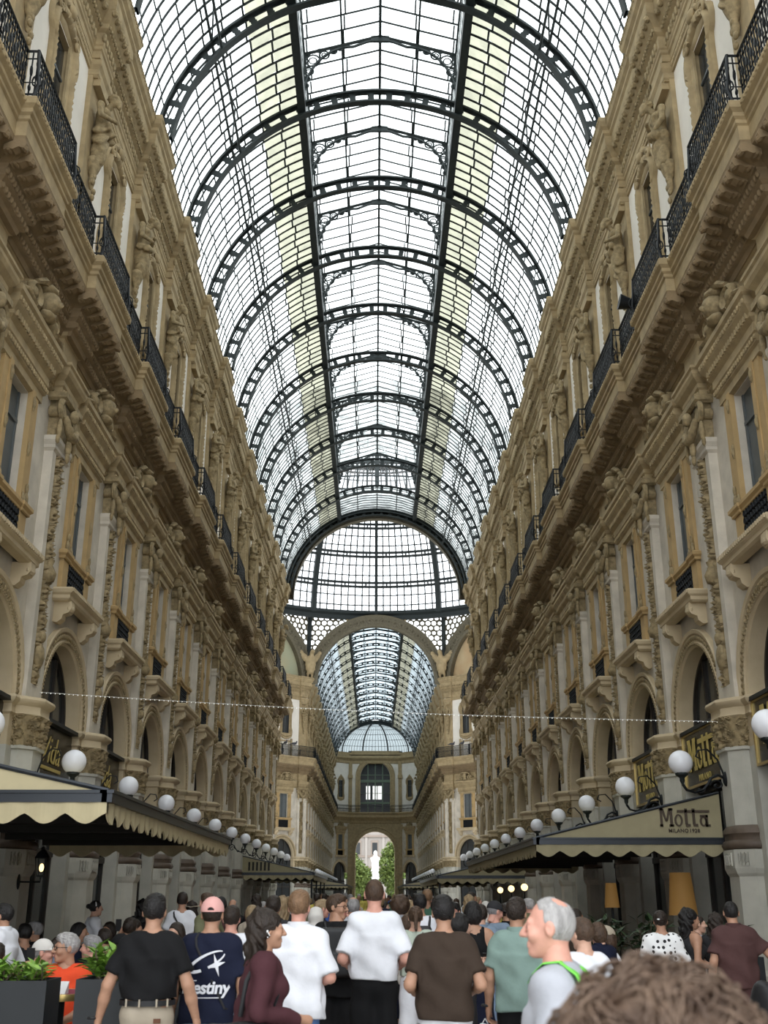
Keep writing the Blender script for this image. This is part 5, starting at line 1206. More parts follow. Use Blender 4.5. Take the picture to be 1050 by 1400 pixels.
    V, F = surface_nets(body, lo, hi, rb); V = [V]; F = list(F); MI = [0]*len(F); nb = len(V[0])
    # head: finer, same mesh
    Rh = Rz(math.radians(hyaw)) @ Rx(math.radians(hpitch)); hc = np.array((0,.028,1.633+dz))
    Vh, Fh = surface_nets(lambda P: smin(head_sdf(P, fem), cone(P,(0,-.02,-.06),(0,-.035,-.13),.052,.054), .02), (-.11,-.13,-.14), (.11,.15,.14), rh)
    if lod:
        C = np.array([Vh[list(f)].mean(0) for f in Fh]); m_ = np.zeros(len(C), int)
        m_[(np.abs(C[:,0]) < .022) & (C[:,1] > .082) & (C[:,2] < -.054) & (C[:,2] > -.080)] = 1
        m_[(np.abs(np.abs(C[:,0])-.032) < .010) & (C[:,1] > .075) & (np.abs(C[:,2]-.004) < .007)] = 2
        MI += m_.tolist()
    else: MI += [0]*len(Fh)
    F += [tuple(i+nb for i in f) for f in Fh]; V.append(Vh@Rh.T+hc); nb += len(Vh)
    for s in (hands or {}):
        el, wr = A[s][1], A[s][2]; dr = (wr-el)/np.linalg.norm(wr-el); z_ = -dr; x_ = np.array((-s*1.0,.15,0)); x_ -= z_*(x_@z_); x_ /= np.linalg.norm(x_); y_ = np.cross(z_, x_)
        if y_[1] < 0 and abs(dr[2]) > .5: y_ = -y_
        M = np.stack([x_,y_,z_],1)
        Vn, Fn = surface_nets(lambda P: hand_sdf(P, hands[s]), (-.06,-.07,-.20), (.11,.09,.05), .0062 if lod > 1 else .009)
        F += [tuple(i+nb for i in f) for f in Fn]; MI += [0]*len(Fn); V.append(Vn@M.T+wr); nb += len(Vn)
    V = np.concatenate(V)*S
    obj_np('body', V, F, ['skin_'+skin,'lips','eye_dark'], root, MI)
    # ---- hair and headgear
    if hair:
        b = .30 if hair[1] in ('long','curly','bob') else .20
        Vq, Fq = surface_nets(lambda P: hair_sdf(P, hair[1]), (-.15,-.20,-.33 if hair[1] == 'long' else -.19), (.15,.14,.19), rh*1.1)
        obj_np('hair', (Vq@Rh.T+hc)*S, Fq, 'hair_'+hair[0], root)
    if hat:
        kind, hm = hat
        if kind == 'cap':
            back = False
            Vq, Fq = surface_nets(lambda P: np.minimum(cap_sdf(P), np.maximum(np.maximum(np.abs(P[:,2]-.030-.25*(P[:,1]-.09)*0+.12*np.maximum(P[:,1]-.1,0))-.006, np.hypot(P[:,0]/.075,(P[:,1]-.10)/.075)-1), -P[:,1]+.06)), (-.12,-.15,0), (.12,.20,.17), rh)
            c = obj_np('cap', (Vq@Rh.T+hc)*S, Fq, hm, root)
        elif kind == 'backcap':
            def bc(P):
                d = cap_sdf(P); hole = np.hypot(P[:,0]/.026,(P[:,2]-.036)/.020)-1; d = np.maximum(d, np.where(P[:,1] < -.05, -hole*.02, -1)); return d
            Vq, Fq = surface_nets(bc, (-.12,-.15,0), (.12,.13,.17), rh); obj_np('cap', (Vq@Rh.T+hc)*S, Fq, hm, root)
            m = MB(); m.tube([(.035*math.cos(a),-.125+.01*abs(math.cos(a)),.028+.0*a) for a in np.linspace(0,PI,7)], .007, 5); m.v = [tuple((np.array(v)@Rh.T+hc)*S) for v in m.v]; inst(m.mesh('cap_strap',hm), 'cap_strap', root)
        elif kind == 'hat':
            Vq, Fq = surface_nets(lambda P: np.minimum(np.maximum(ellip(P,(0,-.014,.03),(.094,.112,.115)), .03-P[:,2]), np.maximum(np.abs(P[:,2]-.035-.1*np.abs(P[:,0]))-.008, np.hypot(P[:,0],P[:,1]+.01)-.18)), (-.2,-.22,0), (.2,.2,.17), rh); obj_np('hat', (Vq@Rh.T+hc)*S, Fq, hm, root)
        elif kind == 'scarf':
            Vq, Fq = surface_nets(lambda P: np.maximum(smin(ellip(P,(0,-.02,.02),(.10,.118,.115)), cone(P,(0,-.03,-.05),(0,-.02,-.17),.085,.13), .04)+.004*np.sin(50*P[:,2]+20*P[:,1]), P[:,1]-(.055+.25*np.abs(P[:,2]))), (-.17,-.18,-.26), (.17,.15,.16), rh); obj_np('headscarf', (Vq@Rh.T+hc)*S, Fq, hm, root)
    # ---- top
    if top:
        tm, st = top; hz = (hem if hem else {'tee':.88,'polo':.86,'tank':.95,'shirt':.84,'coat':.60,'blouse':.92,'dress':.55,'jumper':.88}[st])+dz
        if sit: hz = max(hz, .50)
        sl = sleeve if sleeve is not None else {'tee':.72,'polo':.72,'tank':0,'shirt':1.9,'coat':1.95,'blouse':.75,'dress':.5,'jumper':1.95}[st]
        lo_ = .012 if st == 'tank' else (.030 if st == 'coat' else .020)
        bw = (.180 if not fem else .160)*w
        def topf(P):
            x, y, z = P[:,0], P[:,1], P[:,2]; d = torso(P, lo_); d = smin(d, cone(P,(-.10*w,-.015,1.440+dz),(.10*w,-.015,1.440+dz),.05,.05), .05) if st != 'tank' else d
            if st != 'tank':
                fl = 1+.10*np.clip((1.25+dz-z)/.5,0,1)*(1 if not fem else .6); tube = (np.hypot(x/(bw*fl), (y+.004)/(.130*fl))-1)*.13; tube = np.maximum(tube, z-(1.30+dz)); d = smin(d, tube, .05)
            elif st == 'tank': pass
            if hz < .8+dz and st in ('coat','dress'):
                fl = 1+.25*np.clip((.95+dz-z)/.5,0,1); d = smin(d, np.maximum((np.hypot(x/(.19*w*fl), y/(.14*fl))-1)*.14, z-(1.05+dz)), .05)
            for s in (-1,1):
                sh, el, wr = A[s]
                if sl > 0:
                    e1 = sh+(el-sh)*min(sl,1); r1 = .070 if sl < 1 else .056
                    d = smin(d, cone(P,sh+np.array((-s*.02,0,-.01)),e1,.066+lo_*.3,r1+.004), .035)
                    dd = (el-sh)/np.linalg.norm(el-sh)
                    if sl > 1: e2 = el+(wr-el)*(sl-1); d = smin(d, cone(P,el,e2,.060,.042), .02)
            d = d+.008*np.sin(15*z+13*x*np.sign(x)+3*np.sin(6*x+2*u))*np.clip((1.36+dz-z)*3,0,1)+.005*np.sin(34*x+9*z+u+2*np.sin(9*z))+.005*np.sin(30*z-19*y+.7*u+3*np.sin(7*x))-.007
            if sl > 0 and sl < 1:
                for s in (-1,1):
                    sh, el, wr = A[s]; dd = (el-sh)/np.linalg.norm(el-sh); e1 = sh+(el-sh)*sl; side = (P-e1.astype(np.float32))@dd.astype(np.float32); near = np.linalg.norm(P-e1-np.clip(side,0,1)[:,None]*dd, axis=1) < .11
                    inner = np.abs(x) > (bw+.02)
                    d = np.where((side > 0) & near & inner, np.maximum(d, side), d)
            d = np.maximum(d, hz-z+.006*np.sin(14*x+u))
            nk = np.hypot(x, y-.004+(.02 if st != 'tank' else -.02)*0); nr = {'tank':.098,'blouse':.084}.get(st, .066); d = np.maximum(d, np.where(z > 1.44+dz, nr-nk, -1)) if st != 'tank' else np.maximum(d, np.where(z > 1.36+dz, nr-nk, -1)); d = np.maximum(d, z-((1.505 if st not in ('polo','shirt','coat') else 1.52)+dz))
            if st == 'tank': d = np.maximum(d, np.where(z > 1.22+dz, np.abs(x)-(.125*w+.35*np.maximum(1.36+dz-z,0)), -1))
            return d
        xm2 = xm if sl > 1 else (.34*w+.08 if sl > 0 else .27*w)
        zl = hz-.03; V, F = surface_nets(topf, (-xm2,min(min(ys)-.10,-.22) if sl > 1 else -.24,zl), (xm2,max(max(ys)+.08,.25) if sl > 1 else .26,max(1.54+dz, zmx-.05 if sl > 1 else 0)), rc)
        tp = obj_np('top', V*S, F, tm if tm in MATS else 'cloth_'+tm, root); root['top_name'] = tp.name
        if st in ('polo','shirt','coat'):
            m = MB(); R_ = [(.078,.066),(.088,.076),(.084,.072),(.074,.062)]; Zz = (1.475,1.470,1.525,1.53)
            m.grid([[(R_[q][0]*math.cos(a),R_[q][0]*.92*math.sin(a)-.002,Zz[q]+dz-.018*(math.sin(a) > .3)) for q in range(4)] for a in np.linspace(0,2*PI,22)[:-1]], 0, cu=True, cv=True); m.v = [tuple(np.array(v)*S) for v in m.v]; inst(m.mesh('collar', tm if tm in MATS else 'cloth_'+tm, 50), 'collar', root)
    # ---- bottom
    if bot:
        bm, st = bot; lw = {'long':.12,'wide':.10,'shorts':.50,'skirt':.52,'miniskirt':.60}[st]
        def botf(P):
            x, y, z = P[:,0], P[:,1], P[:,2]; d = ellip(P,(0,-.004,.96+dz),(.169*w,.124,.155))
            for s in (-1,1):
                h, k, a = leg[s]; r2 = {'wide':.105,'long':.078,'shorts':.105}.get(st,.09); d = smin(d, cone(P,h,k,.102,r2 if st != 'long' else .08), .05); d = smin(d, cone(P,k,a,r2 if st != 'long' else .078,r2*.92 if st != 'long' else .064), .03)
            if st in ('skirt','miniskirt'): f2 = 1+.35*np.clip((.95-z)/.45,0,1); d = smin(d, np.maximum((np.hypot(x/(.165*w*f2), y/(.13*f2))-1)*.13, np.maximum(z-1.0, .45-z)), .03)
            d = d+.005*np.sin(21*z+9*x+u)+.004*np.sin(40*x+9*z); 
            if not sit: d = np.maximum(d, lw-z)
            return np.maximum(d, z-(1.045+dz))
        V, F = surface_nets(botf, (-.36,-.34,(lw-.03) if not sit else .02), (.36,.62 if sit else .34,1.07+dz), rc*1.15); obj_np('trousers' if 'skirt' not in st and st != 'shorts' else ('shorts' if st == 'shorts' else 'skirt'), V*S, F, bm if bm in MATS else 'cloth_'+bm, root)
    for s in (-1,1):
        a = leg[s][2]; sh = lambda P: np.maximum(smin(cone(P,(a[0],a[1]-.03,.05),(a[0]+.01*s,a[1]+.165,.04),.056,.044), cone(P,(a[0],a[1]-.01,.04),(a[0],a[1]-.01,.10),.054,.05), .03), .0-P[:,2])
        V, F = surface_nets(sh, (a[0]-.09,a[1]-.11,-.02), (a[0]+.09,a[1]+.24,.17), .018 if lod else .03); V = V*S; V[:,2] = np.maximum(V[:,2], 0); obj_np('shoe', V, F, 'cloth_'+shoes, root)
    root['S'] = S; root['dz'] = dz
    if sit: chair(root, lb)
    return root
def part(root, m, name, mats, sm=50):
    S = root['S']; dz = root['dz']; m.v = [(v[0]*S,v[1]*S,(v[2]+dz)*S) for v in m.v]; return inst(m.mesh(name, mats, sm), name, root)
def ribbon(m, pts, wd, th=.006):
    m.grid([[(p[0]-wd/2,p[1],p[2]),(p[0]+wd/2,p[1],p[2]),(p[0]+wd/2,p[1]-th*.6,p[2]+th),(p[0]-wd/2,p[1]-th*.6,p[2]+th)] for p in pts], 0, cv=True)
def backpack(root, matn='bag_black', w=.15, z0=1.05, z1=1.42, y=-.13):
    def f(P):
        q = np.abs(P-np.array((0,y-.075,(z0+z1)/2),np.float32))-np.array((w-.04,.05,(z1-z0)/2-.05),np.float32); d = np.linalg.norm(np.maximum(q,0),axis=1)+np.minimum(q.max(1),0)-.04
        q = np.abs(P-np.array((0,y-.15,z0+.12),np.float32))-np.array((w-.06,.02,.07),np.float32); return smin(d, np.linalg.norm(np.maximum(q,0),axis=1)+np.minimum(q.max(1),0)-.03, .02)
    V, F = surface_nets(f, (-w-.03,y-.24,z0-.04), (w+.03,y+.05,z1+.04), .016); S = root['S']; V = V+np.array((0,0,root['dz'])); bp = obj_np('backpack', V*S, F, matn, root)
    for s in (-1,1): m = MB(); m.tube([(s*.10,y-.02,z1-.05),(s*.12,-.06,1.49),(s*.13,.05,1.475),(s*.14,.14,1.35),(s*.15,.12,1.15),(s*.15,y,z0+.05)], .016, 6); part(root, m, 'strap', matn)
    return bp
def strap(root, a, b, matn='bag_black', r=.012, back=-.150, front=.15):
    # band from shoulder a over the back to hip b
    m = MB(); pts = [(a*.9,-.03,1.505),(a,-.10,1.465)]+[(a+(b-a)*t, back+.012*abs(2*t-1), 1.43-.46*t) for t in np.linspace(.05,1,8)]+[(b*1.25,-.07,.95),(b*1.3,.02,.94)]; m.tube(pts, r, 6, ry=r*.4); return part(root, m, 'bag_strap', matn)
def glasses(root, hyaw=0, hpitch=0, dark=False):
    S = root['S']; dz = root['dz']; R = Rz(math.radians(hyaw))@Rx(math.radians(hpitch)); m = MB()
    for s in (-1,1):
        m.tube([(s*.034+.024*math.cos(a),.106,.003+.019*math.sin(a)) for a in np.linspace(0,2*PI,15)], .0026, 5); m.tube([(s*.058,.104,.008),(s*.076,.06,.010),(s*.08,-.01,.006)], .0026, 5)
        if dark: m.add([(s*.034+.024*math.cos(a),.107,.003+.019*math.sin(a)) for a in np.linspace(0,2*PI,15)[:-1]], [tuple(range(14))])
    m.tube([(-.011,.107,.006),(.011,.107,.006)], .0026, 5); m.v = [tuple((R@np.array(v)+np.array((0,.028,1.633+dz)))*S) for v in m.v]; inst(m.mesh('glasses','eye_dark'), 'glasses', root)
def wpos(root, p):
    S = root['S']; a = root.rotation_euler.z; q = Rz(a)@(np.array((p[0],p[1],p[2]+root['dz']))*S); return Vector((root.location.x+q[0], root.location.y+q[1], q[2]))
def phone(root, p, lb, rz=0, tilt=.4):
    q = wpos(root, p); m = MB(); m.box(-.037,.037,-.005,.005,-.075,.075); o = inst(m.mesh('phone_case','bag_black'), 'mobile_phone', None, q, rot=(tilt,0,rz)); tag(o, lb, 'phone', 'mobile phones'); return o
# ---------------- main figures, near to far
P = {}
P['bald'] = person(758,1229,4.75,'elderly balding man with grey hair in profile, light grey T-shirt with neon green strap',70,'pink',('grey','tee'),('charcoal','long'),('silver','receding'),('fold','fold'),lod=2,hyaw=8)
m = MB(); ribbon(m, [(-.115,-.147,1.20),(-.112,-.145,1.34),(-.11,-.098,1.455),(-.105,-.03,1.502),(-.105,.04,1.495),(-.108,.085,1.455),(-.112,.105,1.42)], .055); part(P['bald'], m, 'green_strap', 'neon_green')
m = MB(); ribbon(m, [(.115,-.147,1.20),(.112,-.145,1.34),(.11,-.098,1.455),(.105,-.03,1.502),(.105,.04,1.495),(.108,.085,1.455),(.112,.105,1.42)], .055); part(P['bald'], m, 'green_strap', 'neon_green')
P['woman'] = person(362,1247,7.3,'woman in profile with long dark brown wavy hair, maroon top and white earbud',-78,'tan',('maroon','jumper'),('charcoal','long'),('dark','long'),('swing','fold'),lod=2,fem=True,w=.95,hem=.80)
S = P['woman']['S']
m = MB(); m.ell((.088,.012,1.627),(.009,.009,.010),8,6); m.tube([(.090,.016,1.622),(.084,.030,1.600)], .004, 6); m.v = [(-v[0] if 0 else v[0],v[1]+.0,v[2]) for v in m.v]; part(P['woman'], m, 'earbud', 'white_plastic')
m = MB(); m.ell((.086,.018,1.588),(.006,.006,.007),6,5); part(P['woman'], m, 'earring', 'metal')
m = MB(); m.tube([(.10,-.15,1.10),(.13,-.12,1.32),(.13,-.04,1.47),(.12,.07,1.44),(.14,.10,1.25),(.20,.02,1.06)], .017, 6, ry=.010); part(P['woman'], m, 'bag_strap', 'bag_black')
def totef(Q):
    q = np.abs(Q-np.array((.22,-.17,.90),np.float32))-np.array((.05,.17,.13),np.float32); return np.linalg.norm(np.maximum(q,0),axis=1)+np.minimum(q.max(1),0)-.045+.006*np.sin(30*Q[:,2]+20*Q[:,1])
V, F = surface_nets(totef, (.08,-.42,.70), (.36,.08,1.10), .014); obj_np('shoulder_bag', V*S, F, 'bag_black', P['woman'])
m = MB(); m.tube([(.318,-.30,.98),(.322,-.12,.91)], .012, 6); m.ell((.32,-.24,1.02),(.01,.012,.015),6,5); m.ell((.32,-.21,1.02),(.01,.012,.015),6,5); part(P['woman'], m, 'bag_zip', 'metal')
P['black'] = person(212,1224,8.3,'man in black T-shirt and beige trousers with black wristband seen from behind',0,'tan',('black','tee'),('khaki','long'),('black','short'),('wide','wide'),lod=2,w=1.04,hem=1.045,hands={-1:.25,1:.35})
S = P['black']['S']; m = MB(); m.grid([[( (.178*1.10+.006)*math.cos(a),(.136+.006)*math.sin(a)-.008,z) for z in (1.005,1.005,1.042,1.042)] for a in np.linspace(0,2*PI,29)[:-1]], 0, cu=True); part(P['black'], m, 'belt', 'bag_black')
for x in (-.13,-.03,.09,.16): m = MB(); y = -(.143*math.sqrt(max(0,1-(x/.20)**2))+.012); m.box(x-.006,x+.006,y-.006,y+.01,1.0,1.052); part(P['black'], m, 'belt_loop', 'cloth_khaki')
m = MB(); m.box(.075,.125,-.142,-.130,.895,.925); part(P['black'], m, 'leather_patch', 'leather')
m = MB(); m.tube([(-.36*1.10+.033*math.cos(a),.03+.033*math.sin(a),.915) for a in np.linspace(0,2*PI,15)], .009, 5); part(P['black'], m, 'wristband', 'bag_black')
P['navy'] = person(291,1227,8.6,'man in pink backwards cap and navy T-shirt printed with white star and lettering',0,'tan',('navy','tee'),('lightjeans','long'),('dark','buzz'),('down','down'),lod=2,w=1.08,hem=.86,sleeve=.8,hat=('backcap','cloth_pink'))
def on_back(me, root, x0, z0, name, matn, off=.020):
    S = root['S']; w = 1.08; co = [v.co.copy() for v in me.vertices]
    for i, c in enumerate(co):
        x, z = x0+c.x, z0+c.y; a = .205*w; b = .137; y = -(b*math.sqrt(max(.05,1-min(1,abs(x)/a)**2.2)))-off-c.z*.3; me.vertices[i].co = (x*S,y*S,z*S)
    me.update(); return inst(me, name, root)
tm_ = text_mesh('shirt_print','Destiny',.125,'cloth_white',offset=.0035,shear=.12,ext=.002,spacing=.95); on_back(tm_, P['navy'], -.005, 1.075, 'shirt_lettering', 'cloth_white')
def flat_strip(pts, wd): 
    m = MB(); n = len(pts); L = []
    for i in range(n):
        a = np.array(pts[max(i-1,0)]); b = np.array(pts[min(i+1,n-1)]); d = (b-a)/max(np.linalg.norm(b-a),1e-6); nn = np.array((-d[1],d[0]))*(wd[i] if hasattr(wd,'__len__') else wd); q = np.array(pts[i]); L.append([(*(q-nn),0),(*(q+nn),0),(*(q+nn),.004),(*(q-nn),.004)])
    m.grid(L, 0, cv=True); return m
el = [(.145*math.cos(a)*math.cos(.45)-.045*math.sin(a)*math.sin(.45), .145*math.cos(a)*math.sin(.45)+.045*math.sin(a)*math.cos(.45)) for a in np.linspace(.35,2*PI-.2,30)]
on_back(flat_strip(el, [.004+.008*abs(math.sin(PI*i/29)) for i in range(30)]).mesh('swoosh','cloth_white'), P['navy'], 0, 1.30, 'shirt_swoosh', 'cloth_white')
m = MB(); pts = [((.085 if k % 2 == 0 else .022)*math.cos(PI/4*k+PI/2+.25)*(.8 if k % 4 else 1.1), (.085 if k % 2 == 0 else .022)*math.sin(PI/4*k+PI/2+.25), 0) for k in range(8)]
m.add([(0,0,.004)]+pts, [(0,k+1,(k+1) % 8+1) for k in range(8)]); on_back(m.mesh('star','cloth_white'), P['navy'], .075, 1.275, 'shirt_star', 'cloth_white', .022)
for x0, x1, z in ((-.15,-.07,1.165),(-.14,.13,1.045)): on_back(flat_strip([(x0+(x1-x0)*i/8,0) for i in range(9)], .003).mesh('print_line','cloth_white'), P['navy'], 0, z, 'shirt_line', 'cloth_white')
strap(P['navy'], -.10, .15, 'cloth_charcoal', .009)
P['wshirt'] = person(409,1219,8.9,'man with short ginger hair in white polo shirt and blue jeans seen from behind',-6,'pink',('white','polo'),('jeans','long'),('ginger','short'),('fold','fold'),lod=2,w=1.05,hem=.84,sleeve=.92,hyaw=-4)
P['tall'] = person(512,1203,10.0,'tall man with cropped brown hair in loose white T-shirt and black trousers',0,'pink',('white','tee'),('black','wide'),('brown','buzz'),('bent','bent'),lod=2,w=1.0,hem=.98,sleeve=.88)
P['brown'] = person(606,1226,8.4,'man with black hair in dark brown T-shirt and white shorts seen from behind',0,'tan',('brown','tee'),('white','shorts'),('black','short'),('bent','bent'),lod=2,w=1.02,hem=.90)
P['sage'] = person(705,1229,9.3,'man in sage green polo shirt and black trousers holding a white plastic bag',-12,'tan',('sage','polo'),('black','long'),('dark','short'),('down','fold'),lod=2,w=1.0,hem=.88,hands={-1:.9},hyaw=-10)
m = MB(); m.tube([(-.285+.034*math.cos(a),.045+.034*math.sin(a),.915) for a in np.linspace(0,2*PI,15)], .010, 5); part(P['sage'], m, 'wristwatch', 'bag_black')
q = wpos(P['sage'], (-.30,.07,.80)); bo = empty('plastic_bag', (q.x,q.y,q.z)); tag(bo, 'white plastic carrier bag hanging from the hand of the man in sage polo', 'bag')
def pbag(Q):
    z = Q[:,2]; f = np.clip(-z/.20,0,1); d = (np.hypot(Q[:,0]/(.03+.075*f), Q[:,1]/(.02+.06*f))-1)*.03; d = np.maximum(np.maximum(d, z+.03), -.40-z); return d+.008*np.sin(40*Q[:,0]+25*z)
V, F = surface_nets(pbag, (-.18,-.12,-.43), (.18,.12,0), .014); obj_np('bag_body', V, F, 'bag_white', bo)
for s in (-1,1): m = MB(); m.tube([(s*.05,0,-.08),(s*.02,.0,-.02),(0,0,.012)], .012, 5, ry=.004); inst(m.mesh('bag_handle','bag_white'), 'bag_handle', bo)
P['backpack'] = person(461,1224,11.4,'person in black with black backpack and black shorts, head turned to the side with glasses',0,'tan',('black','tee'),('black','shorts'),('brown','short'),('down','down'),lod=1,hyaw=-115,w=1.05,hem=.80); backpack(P['backpack'], w=.17, z0=.98, z1=1.46); glasses(P['backpack'], -115)
P['curly'] = person(893,1358,2.0,'person with big curly light brown hair close in the foreground',0,'light',('grey','tee'),('jeans','long'),None,('down','down'),lod=1,fem=True,zoff=.0)
S = P['curly']['S']; hc = Vector((0,.02,1.60))*S; rs = np.random.RandomState(5)
mat('curl_brown', (.19,.125,.085), .5, var=.5, scale=18, col2=(.085,.05,.033))
m = MB(); m.ell(hc+Vector((0,-.03,.0)),(.178,.17,.172),20,14); inst(m.mesh('hair_base','curl_brown',179), 'hair', P['curly'])
m = MB()
for i in range(2300):
    d = rs.normal(size=3); d[2] = abs(d[2])*.9-.30; d /= np.linalg.norm(d)
    if d[1] > .75 and d[2] < .3: continue
    c = np.array(hc)+np.array((0,-.03,0))+d*np.array((.178,.172,.170))*rs.uniform(.92,1.07); k = np.round(d*3.2); r2 = np.random.RandomState(int(k[0]*97+k[1]*13+k[2]*7+500)); t = np.cross(d, r2.normal(size=3)*np.array((1,1,.4))+rs.normal(size=3)*.28); t /= np.linalg.norm(t); b = np.cross(d, t); R_ = rs.uniform(.010,.024); ph = r2.uniform(0,6)+rs.uniform(-.5,.5); L = rs.uniform(.07,.15); tw = rs.uniform(3.5,6.5)
    m.tube([tuple(c+t*L*(q/10-.5)+(d*math.cos(ph+tw*q/10)+b*math.sin(ph+tw*q/10))*R_-d*.9*(L*(q/10-.5))**2/.16) for q in range(11)], [.0034*(1-.9*abs(q/10-.5)) for q in range(11)], 3, cap=False)
tag(inst(m.mesh('curls','curl_brown',179), 'curls', P['curly']), kind='stuff')
# ---------------- middle distance
P['girl'] = person(568,1240,12.2,'young woman with brown ponytail, pale sage top and white shorts seen from behind',0,'light',('palesage','blouse'),('white','shorts'),('brown','pony'),('down','down'),fem=True,stride=.8,shoes='offwhite',hem=1.0); strap(P['girl'], .08, -.12, r=.006)
m = MB(); m.ell((0,-.10,1.665),(.014,.012,.010),6,5); part(P['girl'], m, 'hair_clip', 'white_plastic')
P['navyskirt'] = person(557,1251,12.9,'woman in cream top and navy skirt carrying a dark red handbag',0,'light',('offwhite','blouse'),('navy','skirt'),('brown','bob'),('down','down'),fem=True)
q = wpos(P['navyskirt'], (.345,.05,.64)); m = MB(); m.box(-.10,.10,-.04,.04,-.12,.12); m.tube([(-.07,0,.12),(-.03,0,.2),(.03,0,.2),(.07,0,.12)], .008, 5); o = inst(m.mesh('handbag','bag_red'), 'handbag', None, q); tag(o, 'dark red handbag held beside the navy skirt', 'bag')
P['wstraps'] = person(574,1223,14.0,'man with black hair and white T-shirt with dark backpack straps',0,'tan',('white','tee'),('charcoal','long'),('black','short')); backpack(P['wstraps'],'bag_black',.13,1.1,1.4)
P['phonew'] = person(627,1249,10.6,'person with short black hair in dark top and light jeans holding up a phone',-50,'light',('charcoal','tee'),('charcoal','wide'),('black','curly'),('phone','phone'),lod=1,fem=True,hyaw=-20,hands={1:.5,-1:.4})
phone(P['phonew'], (.03,.40,1.30), 'mobile phone held up by the person with short black hair', math.radians(-50), .5)
P['tank'] = person(646,1233,11.8,'woman with curly black bob in black tank top and navy skirt',-8,'tan',('black','tank'),('navy','skirt'),('black','bob'),('down','bent'),lod=1,fem=True,w=1.03,hem=1.0)
P['jeansw'] = person(657,1238,13.1,'woman in pale blue jeans and blue shirt half hidden behind the black tank top',0,'light',('greyblue','shirt'),('lightjeans','long'),('dark','short'),('down','down'),fem=True,stride=.6,shoes='offwhite')
P['greycap'] = person(675,1232,13.8,'man in dark cap and grey-blue T-shirt looking down to the side',-35,'pink',('greyblue','tee'),('navy','shorts'),('grey','buzz'),('down','fold'),hat=('cap','cloth_charcoal'),hyaw=-25,hpitch=-14,w=1.05)
P['lanyard'] = person(693,1236,14.6,'person in black jacket with patterned bag behind the sage polo',10,'tan',('black','shirt'),('black','long'),('dark','short'),('down','down'))
P['white2'] = person(797,1257,8.3,'person with brown hair in white T-shirt behind the elderly man',20,'light',('white','tee'),('jeans','long'),('brown','short'),('down','fold'),hyaw=10)
P['navydad'] = person(818,1262,11.5,'person in navy jacket bending beside the beige cap',30,'light',('navy','shirt'),('charcoal','long'),('brown','bob'),('fold','fold'),fem=True,hpitch=-10)
P['beigecap'] = person(829,1266,12.8,'seated person in beige cap and white shirt by the dark hedge',95,'light',('white','shirt'),('beige','long'),('brown','bob'),('table','table'),sit=True,hat=('cap','cloth_khaki'),zoff=0)
P['dots'] = person(902,1246,12.6,'woman with hair clip in white blouse with black polka dots',-10,'tan',('cloth_dots','blouse'),('white','skirt'),('dark','bun'),('down','down'),lod=1,fem=True,sleeve=.9,w=1.06,hem=.92)
m = MB(); m.ell((-.03,-.135,1.66),(.022,.010,.008),6,5); part(P['dots'], m, 'hair_clip', 'white_plastic')
P['darktank'] = person(940,1244,12.2,'woman with long straight black hair in dark tank top',-75,'tan',('charcoal','tank'),('charcoal','long'),('black','long'),('bent','bent'),lod=1,fem=True,w=1.05)
P['pale'] = person(951,1252,14.2,'woman with pale face and dark hair in grey top facing the long haired woman',-95,'light',('grey','blouse'),('charcoal','long'),('dark','bun'),('fold','fold'),lod=1,fem=True)
P['plum'] = person(999,1233,12.0,'man with cropped hair in plum brown polo shirt reaching out one arm',0,'tan',('plum','polo'),('plum','shorts'),('black','buzz'),('down','out'),lod=2,w=1.10,hem=.86,hands={1:.3},hyaw=-12)
P['plumw'] = person(978,1250,13.2,'woman with dark brown hair half hidden behind the plum polo shirt',-30,'tan',('charcoal','tee'),('charcoal','long'),('dark','long'),('fold','fold'),fem=True)
q = unproj(1046,1372,y=10.2); def_b = np.array(q)
def bagf(Q):
    d = ellip(Q,(0,0,.32),(.34,.28,.36)); return d+.02*np.sin(18*Q[:,0]+11*Q[:,2])
V, F = surface_nets(bagf, (-.45,-.4,-.1), (.45,.4,.75), .03); V[:,2] = np.maximum(V[:,2],0); o = obj_np('luggage_bag', V, F, 'bag_black', None, loc=(q.x+.1,10.2,max(0,q.z-.30))); tag(o, 'shiny black bag at the edge beside the plum polo shirt', 'bag'); o.location.z = 0; o.scale = (1,1,(q.z+.1)/.62)
# ---------------- left terrace
P['waiter'] = person(9,1237,11.7,'waiter with dark hair in white shirt walking past the terrace',80,'tan',('white','shirt'),('black','long'),('black','short'),('bent','bent'),lod=1,sleeve=1.9,w=1.05)
m = MB(); m.tube([(-.03,.085,1.505),(.03,.085,1.505)], .016, 6); part(P['waiter'], m, 'bow_tie', 'bag_black')
P['orange'] = person(94,1277,10.6,'seated man with silver hair and glasses in bright orange T-shirt',172,'tan',('orange','tee'),('charcoal','long'),('silver','short'),('table','table'),sit=True,lod=2,hyaw=-50,w=1.12,hands={1:.3,-1:.3}); glasses(P['orange'],-50)
P['plaid'] = person(58,1284,11.45,'seated man in pale grey cap and plaid shirt',-95,'pink',('cloth_plaid','shirt'),('charcoal','long'),('grey','buzz'),('table','table'),sit=True,lod=1,hat=('cap','cloth_offwhite'),hyaw=10); glasses(P['plaid'],10)
P['bluesh'] = person(79,1281,13.1,'seated man with shaved dark hair in light blue shirt seen from behind',-30,'tan',('greyblue','shirt'),('charcoal','long'),('dark','buzz'),('table','table'),sit=True,lod=1)
P['photog'] = person(-4,1291,9.95,'seated person with dark hair raising a phone with both arms',32,'tan',('offwhite','tee'),('charcoal','long'),('dark','short'),('across','aside'),sit=True,lod=1,hands={1:.5,-1:.5},hyaw=-35)
phone(P['photog'], (.39,.30,1.625), 'mobile phone held up by the seated person with dark hair', math.radians(-10), .15)
